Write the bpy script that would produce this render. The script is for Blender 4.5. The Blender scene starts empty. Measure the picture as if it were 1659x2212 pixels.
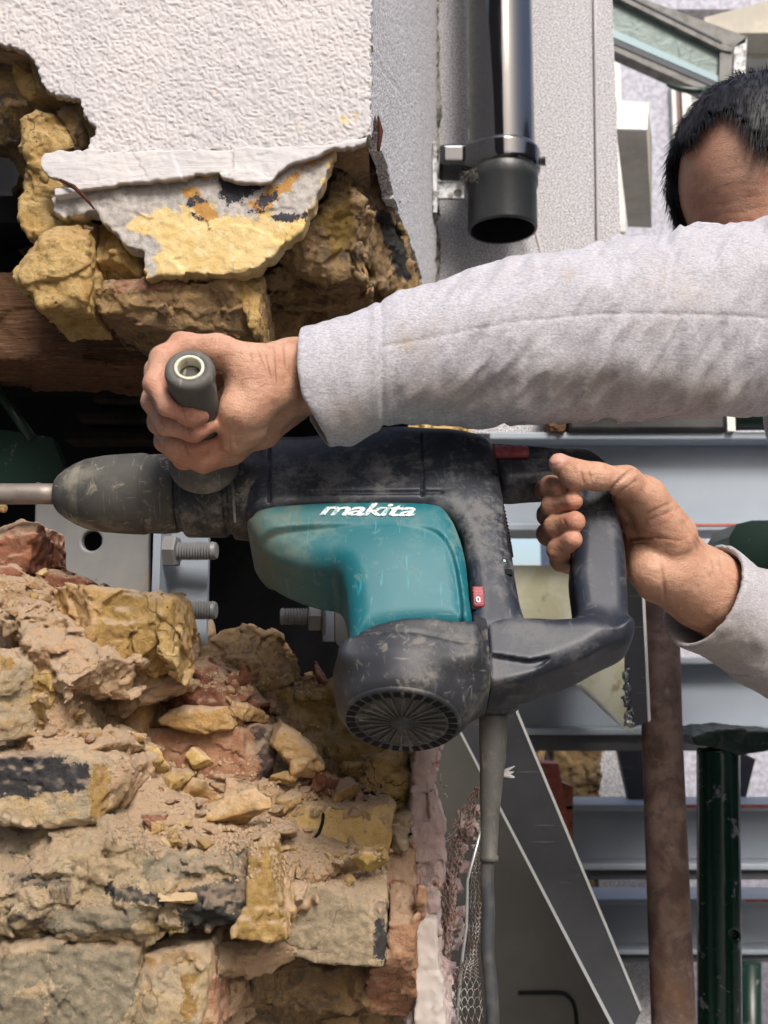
import bpy, math, random
import numpy as np
from mathutils import Vector, Matrix
from mathutils.bvhtree import BVHTree

random.seed(7)
# ------------------------------------------------------------------ camera, world, sun, exposure
CAM_Z, PITCH, FP = 1.25, math.radians(8.0), 2200.0      # FP = focal length in units of a 1659 x 2212 picture
scn = bpy.context.scene
cam_data = bpy.data.cameras.new('camera'); cam = bpy.data.objects.new('camera', cam_data)
scn.collection.objects.link(cam); scn.camera = cam
cam.location = (0, 0, CAM_Z); cam.rotation_euler = (math.radians(90) + PITCH, 0, 0)
cam_data.sensor_fit = 'VERTICAL'; cam_data.sensor_height = 36.0; cam_data.lens = 36.0 * FP / 2212.0
cam_data.clip_start = 0.02; cam_data.clip_end = 400.0
cam_data.dof.use_dof = True; cam_data.dof.focus_distance = 0.86; cam_data.dof.aperture_fstop = 9.0
SUN_EL, SUN_AZ = math.radians(43), math.radians(163)     # azimuth clockwise from +Y
world = bpy.data.worlds.new('World'); scn.world = world; world.use_nodes = True
wn = world.node_tree.nodes; wl = world.node_tree.links
sky = wn.new('ShaderNodeTexSky'); sky.sky_type = 'NISHITA'; sky.sun_disc = False
sky.sun_elevation = SUN_EL; sky.sun_rotation = SUN_AZ; sky.dust_density = 4.0; sky.air_density = 1.0; sky.ozone_density = 1.0
wl.new(sky.outputs[0], wn['Background'].inputs[0]); wn['Background'].inputs[1].default_value = 0.15
sun_data = bpy.data.lights.new('sun', 'SUN'); sun_data.energy = 2.0; sun_data.angle = math.radians(20); sun_data.color = (1.0, 0.965, 0.91)
sun = bpy.data.objects.new('sun', sun_data); scn.collection.objects.link(sun)
sd_ = Vector((math.sin(SUN_AZ) * math.cos(SUN_EL), math.cos(SUN_AZ) * math.cos(SUN_EL), math.sin(SUN_EL)))
sun.rotation_euler = sd_.to_track_quat('Z', 'Y').to_euler(); sun.location = sd_ * 10
scn.view_settings.view_transform = 'Standard'; scn.view_settings.look = 'None'
scn.view_settings.exposure = 0.62; scn.view_settings.gamma = 1.0

# ------------------------------------------------------------------ where a point of the picture lies in the place
CA, SA = math.cos(PITCH), math.sin(PITCH)
AX = np.array([0, CA, SA]); UP = np.array([0, -SA, CA]); RX = np.array([1.0, 0, 0]); CC = np.array([0, 0, CAM_Z])
def ray(px, py): return AX + RX * (px - 829.5) / FP + UP * (1106 - py) / FP
def W(px, py, Y):
    r = ray(px, py); return CC + r * (Y / r[1])
def hit(px, py, P0, N):
    r = ray(px, py); P0 = np.asarray(P0, float); N = np.asarray(N, float); return CC + r * (np.dot(P0 - CC, N) / np.dot(r, N))
def proj(V):
    R = V - CC; d = R @ AX
    return np.stack([829.5 + FP * R[:, 0] / d, 1106 - FP * (R @ UP) / d], 1)
def px2m(r, Y): return r * Y / FP

# ------------------------------------------------------------------ noise
_rng = np.random.RandomState(3)
_perm = _rng.permutation(4096).astype(np.int64)
_val = _rng.rand(4096) * 2 - 1
def vnoise(P):
    I = np.floor(P).astype(np.int64); f = P - I; f = f * f * (3 - 2 * f)
    out = 0
    def hsh(i, j, k): return _val[_perm[(_perm[(_perm[i & 4095] + j) & 4095] + k) & 4095]]
    i, j, k = I[:, 0], I[:, 1], I[:, 2]; x, y, z = f[:, 0], f[:, 1], f[:, 2]
    c00 = hsh(i, j, k) * (1 - x) + hsh(i + 1, j, k) * x; c10 = hsh(i, j + 1, k) * (1 - x) + hsh(i + 1, j + 1, k) * x
    c01 = hsh(i, j, k + 1) * (1 - x) + hsh(i + 1, j, k + 1) * x; c11 = hsh(i, j + 1, k + 1) * (1 - x) + hsh(i + 1, j + 1, k + 1) * x
    return (c00 * (1 - y) + c10 * y) * (1 - z) + (c01 * (1 - y) + c11 * y) * z
def fbm(P, size, seed=0, octv=3):
    Q = P / size + seed * 17.31 + 50; a = 1.0; s = 0
    for _ in range(octv):
        s = s + a * vnoise(Q); Q = Q * 2.03 + 11.7; a *= 0.5
    return s
def worley(P, size, seed=0):
    Q = P / size + seed * 13.7 + 40; I = np.floor(Q).astype(np.int64); best = np.full(len(Q), 9.0)
    for a in (-1, 0, 1):
        for b in (-1, 0, 1):
            for c in (-1, 0, 1):
                i, j, k = I[:, 0] + a, I[:, 1] + b, I[:, 2] + c
                h = _perm[(_perm[(_perm[i & 4095] + j) & 4095] + k) & 4095]
                o = np.stack([i + 0.5 + 0.45 * _val[h], j + 0.5 + 0.45 * _val[(h + 991) & 4095], k + 0.5 + 0.45 * _val[(h + 2311) & 4095]], 1)
                best = np.minimum(best, ((Q - o) ** 2).sum(1))
    return np.sqrt(best)

def facets(P, size, seed=0):
    """piecewise planar: every cell of a broken surface is its own tilted plane"""
    Q = P / size + seed * 13.7 + 40; I = np.floor(Q - .5).astype(np.int64); best = np.full(len(Q), 9.0); out = np.zeros(len(Q)); V = _val.astype(np.float32)
    for a in (0, 1):
        for b in (0, 1):
            for c in (0, 1):
                i, j, k = I[:, 0] + a, I[:, 1] + b, I[:, 2] + c
                h = _perm[(_perm[(_perm[i & 4095] + j) & 4095] + k) & 4095]
                x = Q[:, 0] - i - .5 - .45 * _val[h]; y = Q[:, 1] - j - .5 - .45 * _val[(h + 991) & 4095]; z = Q[:, 2] - k - .5 - .45 * _val[(h + 2311) & 4095]
                d = x * x + y * y + z * z; m = d < best; best = np.where(m, d, best); h = h[m]
                out[m] = _val[(h + 77) & 4095] * .6 + x[m] * _val[(h + 501) & 4095] + y[m] * _val[(h + 1303) & 4095] + z[m] * _val[(h + 3001) & 4095]
    return out

# ------------------------------------------------------------------ distance functions
def smin(a, b, k):
    h = np.clip(0.5 + 0.5 * (b - a) / k, 0, 1); return b * (1 - h) + a * h - k * h * (1 - h)
def smax(a, b, k): return -smin(-a, -b, k)
def cone(P, a, b, ra, rb):
    a = np.asarray(a, float); b = np.asarray(b, float); ab = b - a
    t = np.clip(((P - a) @ ab) / max(ab @ ab, 1e-12), 0, 1)
    return np.linalg.norm(P - a - t[:, None] * ab, axis=1) - (ra + (rb - ra) * t)
def chain(P, pts, k=0.004):
    d = None
    for (a, ra), (b, rb) in zip(pts[:-1], pts[1:]):
        c = cone(P, a, b, ra, rb); d = c if d is None else smin(d, c, k)
    return d
def ellip(P, c, r, R=None):
    Q = P - np.asarray(c)
    if R is not None: Q = Q @ R
    r = np.asarray(r); k0 = np.linalg.norm(Q / r, axis=1); k1 = np.linalg.norm(Q / (r * r), axis=1)
    return k0 * (k0 - 1) / np.maximum(k1, 1e-9)
def boxd(P, c, hs, R=None, r=0.0):
    Q = P - np.asarray(c)
    if R is not None: Q = Q @ R
    q = np.abs(Q) - (np.asarray(hs) - r)
    return np.minimum(q.max(1), 0) + np.linalg.norm(np.maximum(q, 0), axis=1) - r
def cyl(P, a, b, r, rnd=0.0):
    a = np.asarray(a, float); b = np.asarray(b, float); ab = b - a; L = np.linalg.norm(ab); n = ab / L
    t = (P - a) @ n; rad = np.linalg.norm(P - a - t[:, None] * n, axis=1)
    w1 = rad - r + rnd; w2 = np.abs(t - L / 2) - L / 2 + rnd
    return np.minimum(np.maximum(w1, w2), 0) + np.sqrt(np.maximum(w1, 0) ** 2 + np.maximum(w2, 0) ** 2) - rnd
class Poly:
    """signed distance to a closed 2-D outline, sampled on a grid"""
    def __init__(s, pts, pad=0.06, h=0.0012):
        p = np.asarray(pts, float); s.p = p; s.lo = p.min(0) - pad; s.hi = p.max(0) + pad; s.h = h
        nx, ny = (np.ceil((s.hi - s.lo) / h).astype(int) + 2)
        gx = s.lo[0] + np.arange(nx) * h; gy = s.lo[1] + np.arange(ny) * h
        X, Y = np.meshgrid(gx, gy, indexing='ij'); best = np.full(X.shape, 1e9); ins = np.zeros(X.shape, bool)
        for a, b in zip(p, np.roll(p, -1, 0)):
            e = b - a; L = e @ e
            if L < 1e-14: continue
            t = np.clip(((X - a[0]) * e[0] + (Y - a[1]) * e[1]) / L, 0, 1)
            best = np.minimum(best, (X - a[0] - t * e[0]) ** 2 + (Y - a[1] - t * e[1]) ** 2)
            if abs(e[1]) > 1e-12: ins ^= ((a[1] > Y) != (b[1] > Y)) & (X < e[0] * (Y - a[1]) / e[1] + a[0])
        s.g = np.where(ins, -1, 1) * np.sqrt(best); s.n = (nx, ny)
    def __call__(s, x, y):
        u = np.clip((x - s.lo[0]) / s.h, 0, s.n[0] - 1.001); v = np.clip((y - s.lo[1]) / s.h, 0, s.n[1] - 1.001)
        i = u.astype(int); j = v.astype(int); u = u - i; v = v - j; g = s.g
        d = (g[i, j] * (1 - u) + g[i + 1, j] * u) * (1 - v) + (g[i, j + 1] * (1 - u) + g[i + 1, j + 1] * u) * v
        ox = np.maximum(np.maximum(s.lo[0] - x, x - s.hi[0]), 0); oy = np.maximum(np.maximum(s.lo[1] - y, y - s.hi[1]), 0)
        return d + np.sqrt(ox * ox + oy * oy)
def extr(d2, w, half, r):
    a = d2 + r; b = np.abs(w) - half + r
    return np.minimum(np.maximum(a, b), 0) + np.sqrt(np.maximum(a, 0) ** 2 + np.maximum(b, 0) ** 2) - r
def cr(pts, n=4, closed=True):
    p = np.asarray(pts, float); N = len(p); out = []
    rng = range(N) if closed else range(N - 1)
    for i in rng:
        if closed: a, b, c, d = p[i - 1], p[i], p[(i + 1) % N], p[(i + 2) % N]
        else: a, b, c, d = p[max(i - 1, 0)], p[i], p[i + 1], p[min(i + 2, N - 1)]
        for t in np.arange(n) / n:
            out.append(0.5 * (2 * b + (c - a) * t + (2 * a - 5 * b + 4 * c - d) * t * t + (3 * b - a - 3 * c + d) * t ** 3))
    if not closed: out.append(p[-1])
    return np.array(out)
def jag(pts, amp, step, seed=0):
    r = np.random.RandomState(seed); out = []; p = np.asarray(pts, float)
    for a, b in zip(p, np.roll(p, -1, 0)):
        L = np.linalg.norm(b - a); n = max(1, int(L / step)); out.append(a)
        for i in range(1, n):
            q = a + (b - a) * i / n; out.append(q + r.uniform(-amp, amp, len(q)) * (1 if r.rand() < .7 else 1.8))
    return np.array(out)

def nets(f, lo, hi, h, k=4, slack=0.004):
    """surface of f = 0 as quads, evaluated only near the surface"""
    lo = np.asarray(lo, float); hi = np.asarray(hi, float)
    nc = np.ceil((hi - lo) / (h * k)).astype(int) + 1; n = nc * k + 1
    cg = [lo[i] + np.arange(nc[i] + 1) * h * k for i in range(3)]
    G = np.stack(np.meshgrid(*cg, indexing='ij'), -1).reshape(-1, 3)
    cv = f(G).reshape(nc + 1)
    cell = np.full(tuple(nc), 1e9)
    for a in (0, 1):
        for b in (0, 1):
            for c in (0, 1): cell = np.minimum(cell, np.abs(cv[a:nc[0] + a, b:nc[1] + b, c:nc[2] + c]))
    act = cell < h * k * 1.25 + slack
    vals = np.repeat(np.repeat(np.repeat(np.where(cv > 0, 1.0, -1.0).astype(np.float32), k, 0), k, 1), k, 2)[:n[0], :n[1], :n[2]].copy()
    need = np.zeros(tuple(n), bool)
    for a in range(k + 1):
        for b in range(k + 1):
            for c in range(k + 1):
                need[a:a + nc[0] * k:k, b:b + nc[1] * k:k, c:c + nc[2] * k:k] |= act
    I = np.argwhere(need)
    out = np.empty(len(I), np.float32)
    for s in range(0, len(I), 400000): out[s:s + 400000] = f(lo + I[s:s + 400000] * h)
    vals[need] = out
    ins = vals < 0
    cnt = np.zeros(tuple(n - 1), np.int8)
    for a in (0, 1):
        for b in (0, 1):
            for c in (0, 1): cnt += ins[a:n[0] - 1 + a, b:n[1] - 1 + b, c:n[2] - 1 + c]
    mixed = (cnt > 0) & (cnt < 8); mixed &= need[:-1, :-1, :-1] & need[1:, 1:, 1:]
    C = np.argwhere(mixed); vid = np.full(tuple(n - 1), -1, np.int64); vid[mixed] = np.arange(len(C))
    corners = np.array([(a, b, c) for a in (0, 1) for b in (0, 1) for c in (0, 1)])
    cvv = np.stack([vals[C[:, 0] + o[0], C[:, 1] + o[1], C[:, 2] + o[2]] for o in corners], 1).astype(float)
    acc = np.zeros((len(C), 3)); num = np.zeros(len(C))
    for i in range(8):
        for j in range(i + 1, 8):
            if np.abs(corners[i] - corners[j]).sum() != 1: continue
            m = (cvv[:, i] < 0) != (cvv[:, j] < 0); dd = cvv[:, i] - cvv[:, j]; t = np.where(m, cvv[:, i] / np.where(np.abs(dd) < 1e-12, 1, dd), 0)
            acc += np.where(m[:, None], corners[i] + t[:, None] * (corners[j] - corners[i]), 0); num += m
    V = lo + (C + acc / np.maximum(num, 1)[:, None]) * h
    quads = []
    for ax in range(3):
        b1, b2 = [(1, 2), (2, 0), (0, 1)][ax]
        s0 = [slice(1, n[i] - 1) for i in range(3)]; s0[ax] = slice(0, n[ax] - 1); s1 = list(s0); s1[ax] = slice(1, n[ax])
        A = ins[tuple(s0)]; B = ins[tuple(s1)]
        E = np.argwhere(A != B); sg = A[E[:, 0], E[:, 1], E[:, 2]]
        off = np.array([s.start for s in s0]); E = E + off
        e1 = np.zeros(3, int); e1[b1] = 1; e2 = np.zeros(3, int); e2[b2] = 1
        q = [vid[tuple((E - o).T)] for o in (e1 + e2, e2, 0 * e1, e1)]
        q = np.stack(q, 1); q = np.where(sg[:, None], q, q[:, ::-1]); quads.append(q[(q >= 0).all(1)])
    return V, np.concatenate(quads)

# ------------------------------------------------------------------ mesh pieces as (V, faces)
def join(*ms):
    V = []; F = []; o = 0
    for v, f in ms:
        v = np.asarray(v, float); V.append(v)
        F += [tuple(int(i) + o for i in q) for q in f]; o += len(v)
    return np.concatenate(V), F
def box(lo, hi):
    (a, b, c), (d, e, f) = lo, hi
    V = np.array([(a, b, c), (d, b, c), (d, e, c), (a, e, c), (a, b, f), (d, b, f), (d, e, f), (a, e, f)], float)
    return V, [(0, 3, 2, 1), (4, 5, 6, 7), (0, 1, 5, 4), (1, 2, 6, 5), (2, 3, 7, 6), (3, 0, 4, 7)]
def prism(front, offset):
    """closed solid from a planar outline and an offset vector (or a second outline)"""
    A = np.asarray(front, float); off = np.asarray(offset, float); B = A + off if off.ndim == 1 else off; n = len(A)
    nrm = sum(np.cross(A[i] - A[0], A[(i + 1) % n] - A[0]) for i in range(n)); flip = np.dot(nrm, (B - A).mean(0)) > 0
    F = [tuple(range(n)), tuple(range(2 * n - 1, n - 1, -1))] + [(i, i + n, (i + 1) % n + n, (i + 1) % n) for i in range(n)]
    if flip: F = [q[::-1] for q in F]
    return np.concatenate([A, B]), F
def frame_of(d):
    d = np.asarray(d, float); d = d / np.linalg.norm(d); t = np.array([0, 0, 1.0]) if abs(d[2]) < .9 else np.array([1.0, 0, 0])
    a = np.cross(t, d); a /= np.linalg.norm(a); return a, np.cross(d, a), d
def lathe(base, axis, prof, n=48, cap=True):
    a, b, d = frame_of(axis); base = np.asarray(base, float); V = []; F = []
    for (t, r) in prof:
        for i in range(n):
            th = 2 * math.pi * i / n; V.append(base + d * t + (a * math.cos(th) + b * math.sin(th)) * r)
    m = len(prof)
    for j in range(m - 1):
        for i in range(n): F.append((j * n + i, j * n + (i + 1) % n, (j + 1) * n + (i + 1) % n, (j + 1) * n + i))
    if cap: F.append(tuple(range(n))[::-1]); F.append(tuple((m - 1) * n + i for i in range(n)))
    return np.array(V), F
def tube(pts, r, n=10):
    P = np.asarray(pts, float); V = []; F = []; m = len(P); rr = r if hasattr(r, '__len__') else [r] * m
    T = np.gradient(P, axis=0); a0 = None
    for j in range(m):
        k = j
        while np.linalg.norm(T[k]) < 1e-9 and k < m - 1: k += 1
        t = T[k] / max(np.linalg.norm(T[k]), 1e-9)
        if a0 is None: a0, _, _ = frame_of(t)
        a0 = a0 - t * (a0 @ t); a0 /= max(np.linalg.norm(a0), 1e-9); b0 = np.cross(t, a0)
        for i in range(n):
            th = 2 * math.pi * i / n; V.append(P[j] + (a0 * math.cos(th) + b0 * math.sin(th)) * rr[j])
    for j in range(m - 1):
        for i in range(n): F.append((j * n + i, j * n + (i + 1) % n, (j + 1) * n + (i + 1) % n, (j + 1) * n + i))
    F.append(tuple(range(n))[::-1]); F.append(tuple((m - 1) * n + i for i in range(n)))
    return np.array(V), F
def hexagon(c, axis, r, t):
    return lathe(c, axis, [(0, r * .93), (t * .12, r), (t * .88, r), (t, r * .93)], 6)

# ------------------------------------------------------------------ objects
COL = scn.collection
def thing(name, label, cat, loc=(0, 0, 0), group=None):
    o = bpy.data.objects.new(name, None); COL.objects.link(o); o.location = [float(c) for c in loc]; o.empty_display_size = .03
    o['label'] = label; o['category'] = cat
    if group: o['group'] = group
    return o
def world_loc(o):
    v = Vector(o.location)
    while o.parent: o = o.parent; v += Vector(o.location)
    return v
def obj(name, m, material, parent=None, label=None, smooth=True, loc=None, masks=None):
    V, Fc = m; V = np.asarray(V, float)
    base = np.array(world_loc(parent)) if parent else np.zeros(3)
    org = np.asarray(loc, float) if loc is not None else (base if parent else np.zeros(3))
    me = bpy.data.meshes.new(name)
    if isinstance(Fc, np.ndarray):
        n = len(Fc); me.vertices.add(len(V)); me.vertices.foreach_set('co', (V - org).astype(np.float32).ravel())
        me.loops.add(n * 4); me.loops.foreach_set('vertex_index', Fc.astype(np.int32).ravel())
        me.polygons.add(n); me.polygons.foreach_set('loop_start', np.arange(n, dtype=np.int32) * 4)
        me.update(calc_edges=True)
    else: me.from_pydata((V - org).tolist(), [], [tuple(int(i) for i in q) for q in Fc])
    me.validate(); me.materials.append(material)
    if smooth: me.polygons.foreach_set('use_smooth', [True] * len(me.polygons))
    if masks:
        for k, a in masks.items():
            at = me.attributes.new(k, 'FLOAT', 'POINT'); at.data.foreach_set('value', np.asarray(a, np.float32))
    o = bpy.data.objects.new(name, me); COL.objects.link(o)
    if parent: o.parent = parent
    o.location = [float(c) for c in (org - base)]
    if label: o['label'] = label
    return o
def tag(o, label, cat, group=None, kind=None):
    if label: o['label'] = label
    if cat: o['category'] = cat
    if group: o['group'] = group
    if kind: o['kind'] = kind
    return o
def bev(o, w=0.002, seg=2, ang=35):
    m = o.modifiers.new('bevel', 'BEVEL'); m.width = w; m.segments = seg; m.limit_method = 'ANGLE'; m.angle_limit = math.radians(ang)
    return o
def flat(o, ang=35):
    o.data.polygons.foreach_set('use_smooth', [True] * len(o.data.polygons))
    o.data.set_sharp_from_angle(angle=math.radians(ang)); return o

# ------------------------------------------------------------------ materials
class M_:
    def __init__(s, name, rough=.6, metal=0, spec=.5):
        s.m = bpy.data.materials.new(name); s.m.use_nodes = True; s.t = s.m.node_tree; s.N = s.t.nodes; s.L = s.t.links
        s.b = s.N['Principled BSDF']; s.b.inputs['Roughness'].default_value = rough; s.b.inputs['Metallic'].default_value = metal
        s.b.inputs['Specular IOR Level'].default_value = spec
        s.co = s.N.new('ShaderNodeTexCoord').outputs['Object']; s.nrm = None
    def map(s, sc=(1, 1, 1), rot=(0, 0, 0)):
        n = s.N.new('ShaderNodeMapping'); n.inputs['Scale'].default_value = sc; n.inputs['Rotation'].default_value = rot
        s.L.new(s.co, n.inputs[0]); return n.outputs[0]
    def noise(s, sc, det=3, ro=.55, dist=0, v=None):
        n = s.N.new('ShaderNodeTexNoise'); s.L.new(v or s.co, n.inputs['Vector'])
        for k, x in (('Scale', sc), ('Detail', det), ('Roughness', ro), ('Distortion', dist)): n.inputs[k].default_value = x
        return n.outputs['Fac']
    def vor(s, sc, feat='F1', rnd=1, v=None):
        n = s.N.new('ShaderNodeTexVoronoi'); n.feature = feat; s.L.new(v or s.co, n.inputs['Vector'])
        n.inputs['Scale'].default_value = sc; n.inputs['Randomness'].default_value = rnd; return n.outputs['Distance']
    def rng(s, x, lo, hi, a=0, b=1):
        n = s.N.new('ShaderNodeMapRange'); n.interpolation_type = 'SMOOTHSTEP'; s.L.new(x, n.inputs[0])
        for i, q in zip((1, 2, 3, 4), (lo, hi, a, b)): n.inputs[i].default_value = q
        return n.outputs[0]
    def math(s, op, a, b=0, c=None):
        n = s.N.new('ShaderNodeMath'); n.operation = op
        for i, q in enumerate((a, b) if c is None else (a, b, c)):
            if isinstance(q, (int, float)): n.inputs[i].default_value = q
            else: s.L.new(q, n.inputs[i])
        return n.outputs[0]
    def mix(s, f, a, b):
        n = s.N.new('ShaderNodeMix'); n.data_type = 'RGBA'
        for i, q in ((0, f), (6, a), (7, b)):
            if isinstance(q, (int, float)): n.inputs[i].default_value = q
            elif isinstance(q, tuple): n.inputs[i].default_value = (*q, 1)
            else: s.L.new(q, n.inputs[i])
        return n.outputs[2]
    def attr(s, name):
        n = s.N.new('ShaderNodeAttribute'); n.attribute_name = name; return n.outputs['Fac']
    def nz(s):
        n = s.N.new('ShaderNodeNewGeometry'); q = s.N.new('ShaderNodeSeparateXYZ'); s.L.new(n.outputs['Normal'], q.inputs[0]); return q.outputs[2]
    def col(s, c):
        if isinstance(c, tuple): s.b.inputs['Base Color'].default_value = (*c, 1)
        else: s.L.new(c, s.b.inputs['Base Color'])
    def ro(s, x): s.L.new(x, s.b.inputs['Roughness'])
    def bump(s, hgt, st=.5, dist=.001):
        n = s.N.new('ShaderNodeBump'); n.inputs['Strength'].default_value = st; n.inputs['Distance'].default_value = dist
        s.L.new(hgt, n.inputs['Height'])
        if s.nrm: s.L.new(s.nrm, n.inputs['Normal'])
        s.nrm = n.outputs[0]; s.L.new(s.nrm, s.b.inputs['Normal'])

def masonry(name, c0, c1, c2, dust=(.62, .46, .32), dust_amt=.8, pits=.5, cracks=.5, m1=None, m2=None, m3=None, fine=1.0, soot=0):
    q = M_(name, .92, 0, .25)
    c = q.mix(q.rng(q.noise(28, 4, .6, .4), .40, .62), c0, c1)
    c = q.mix(q.rng(q.noise(70, 7, .72), .48, .66), c, c2); c = q.mix(q.rng(q.noise(11, 6, .7, .8), .52, .66, 0, .45), c, (c0[0] * .62, c0[1] * .50, c0[2] * .36))
    
    c = q.mix(q.rng(q.noise(650, 2, .5), .60, .75, 0, .45), c, (min(c1[0] * 1.5, .8), min(c1[1] * 1.5, .75), min(c1[2] * 1.6, .7)))
    g = q.noise(260, 6, .85); c = q.mix(q.rng(g, .52, .68, 0, .50), c, (c0[0] * .40, c0[1] * .30, c0[2] * .22)); c = q.mix(q.rng(g, .46, .34, 0, .55), c, (min(c0[0] * 1.35, .85), min(c0[1] * 1.45, .8), min(c0[2] * 1.7, .7)))
    if soot: c = q.mix(q.rng(q.noise(26, 7, .78, 1.0), .50, .62, 0, soot), c, (.085, .08, .075))
    for nm, cc in (('m1', m1), ('m2', m2), ('m3', m3)):
        if cc:
            e = q.math('ADD', q.attr(nm), q.math('MULTIPLY', q.math('SUBTRACT', q.noise(70, 7, .78, .5), .5), 2.6))
            cv = q.mix(q.rng(q.noise(160, 3, .6), .35, .65), cc, tuple(x * .72 for x in cc))
            c = q.mix(q.rng(e, .42, .58), c, cv)
    if dust_amt:
        d = q.math('MULTIPLY', q.rng(q.nz(), .05, .7), q.rng(q.noise(45, 4, .7), .25, .55, .35, 1))
        c = q.mix(q.math('MULTIPLY', d, dust_amt), c, dust)
    pit = q.rng(q.vor(140), .07, .16)
    pm = q.rng(q.noise(33, 2), .50, .58)
    if pits:
        f = q.math('MULTIPLY', q.math('SUBTRACT', 1.0, pit), q.math('MULTIPLY', pm, pits)); c = q.mix(f, c, (.05, .03, .02))
    if cracks:
        n = q.N.new('ShaderNodeTexNoise'); n.inputs['Scale'].default_value = 40; q.L.new(q.co, n.inputs['Vector'])
        mx = q.N.new('ShaderNodeMix'); mx.data_type = 'RGBA'; mx.inputs[0].default_value = .035; q.L.new(q.co, mx.inputs[6]); q.L.new(n.outputs['Color'], mx.inputs[7])
        e = q.vor(17, 'DISTANCE_TO_EDGE', 1, mx.outputs[2]); cm = q.rng(q.noise(14, 2), .50, .60)
        ck = q.math('MULTIPLY', q.rng(e, .0, .018, 1, 0), q.math('MULTIPLY', cm, cracks)); c = q.mix(ck, c, (.06, .035, .02))
    q.col(c)
    q.bump(q.noise(120, 8, .72), 1.0, .0034 * fine)
    q.bump(q.noise(340, 6, .8), 1.0, .0022 * fine)
    if pits: q.bump(q.math('MAXIMUM', pit, q.math('SUBTRACT', 1.0, pm)), .6, .0015)
    return q.m
# ------------------------------------------------------------------ masonry builder
def rough(poly, Y, thick, tx=0, tz=0, rnd=.0022, amp=.0015, size=.024, seed=0, h=.0017, fine=.0009, chips=0, bulge=0, smooth=False, stucco=False, facet=0, ymin=None, cut=.012):
    poly = np.asarray(poly, float); c = poly.mean(0); P0 = W(c[0], c[1], Y); N = np.array([-tx, 1, -tz])
    if smooth: poly = cr(poly, 4)
    pts = np.array([hit(x, y, P0, N)[[0, 2]] for x, y in poly]); D = Poly(pts); L = math.sqrt(1 + tx * tx + tz * tz)
    rs = np.random.RandomState(seed + 100); planes = []
    for _ in range(chips):
        q = pts[rs.randint(len(pts))]; cen = pts.mean(0); o = q - cen; o = o / (np.linalg.norm(o) + 1e-9)
        n = np.array([o[0] + rs.uniform(-.5, .5), -rs.uniform(.4, 1.3), o[1] + rs.uniform(-.5, .5)]); n /= np.linalg.norm(n)
        p = np.array([q[0], 0, q[1]]); p[1] = P0[1] + tx * (p[0] - P0[0]) + tz * (p[2] - P0[2]); planes.append((p - n * rs.uniform(.001, cut), n))
    thr = 3.2 * h + 3.4 * amp + facet + .004 * stucco
    def f(P):
        w = P[:, 1] - (P0[1] + tx * (P[:, 0] - P0[0]) + tz * (P[:, 2] - P0[2])); d2 = D(P[:, 0], P[:, 2])
        if bulge: w = w + bulge * (1 - np.exp(-np.maximum(-d2, 0) / .03))
        d = extr(d2, (w - thick / 2), thick / 2, rnd) / L
        for p, n in planes: d = np.maximum(d, (P - p) @ n)
        P_ = P; full = d; sel = np.abs(d) < thr; P = P[sel]; d = d[sel]
        if amp:
            Pw = P + .0015 * fbm(P, .006, seed + 3, 2)[:, None]
            d = d + amp * .35 * fbm(P, size * 1.3, seed) + (amp * 1.25 + facet * .35) * facets(Pw * np.array([1, 1, 1.25]), size * 1.5, seed) + (amp * .55) * facets(Pw, size * .6, seed + 4)
        if fine: d = d + fine * 1.5 * fbm(P, .005, seed + 9, 2) - fine * .9 * (np.abs(vnoise(P / .0085 + seed)) - .3)
        if stucco: d = d - .00070 * np.tanh(2.2 * vnoise(P / .0020 + 30 + .4 * vnoise(P / .0035)[:, None])) - .0005 * vnoise(P / .007)
        full[sel] = d; return full if ymin is None else np.maximum(full, ymin - P_[:, 1])
    x0, z0 = pts.min(0) - .014; x1, z1 = pts.max(0) + .014
    ys = [P0[1] + tx * (a - P0[0]) + tz * (b - P0[2]) for a in (x0, x1) for b in (z0, z1)]
    return nets(f, (x0, min(ys) - .014 - abs(bulge), z0), (x1, max(ys) + thick + .014, z1), h, slack=.003 + amp)
def paint(V, polys):
    p = proj(V); out = np.zeros(len(V))
    for q in polys:
        D = Poly(np.asarray(q, float), pad=60, h=3.0); out = np.maximum(out, np.clip(.5 - D(p[:, 0], p[:, 1]) / 34.0, 0, 1))
    return out
RUB = []      # rubble surfaces that loose pieces may rest on
def brick(parent, poly, Y, thick, mat, name='brick', label=None, rub=True, m=None, **k):
    k.setdefault('chips', 5 if mat is not m_mort else 3)
    V, F = rough(poly, Y, thick, **k)
    o = obj(name, (V, F), mat, parent, label, masks={n: paint(V, q) for n, q in m.items()} if m else None)
    if rub: RUB.append((V, F))
    return o

# ------------------------------------------------------------------ materials of the masonry
YEL = (.58, .375, .135); OCH = (.36, .22, .085); TAN = (.76, .50, .25); PNK = (.74, .49, .30); RED = (.40, .165, .095); GRY = (.22, .20, .16); DUST = (.50, .36, .24)
m_yel = masonry('yellow_stock_brick', YEL, (.66, .47, .21), (.44, .27, .10), dust_amt=.3, pits=1.0, cracks=.8, m1=(.10, .085, .075), m2=(.52, .34, .10), m3=(.35, .15, .08))
m_tan = masonry('tan_brick', TAN, (.62, .37, .14), (.52, .36, .19), m1=(.12, .11, .105), m2=(.56, .36, .13), m3=(.36, .16, .09), cracks=.7)
m_smooth = masonry('buff_brick', (.60, .42, .17), (.63, .46, .21), (.55, .36, .13), m1=(.10, .09, .08), m2=(.5, .35, .12), dust_amt=.7, pits=.1, cracks=0, fine=.45)
m_red = masonry('red_brick', (.50, .27, .16), (.42, .20, .12), (.56, .36, .22), m1=(.14, .10, .09), m2=(.5, .33, .14), dust_amt=.7)
m_dred = masonry('dark_red_brick', RED, (.24, .10, .065), (.36, .19, .12), dust_amt=.8, pits=.3)
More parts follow.
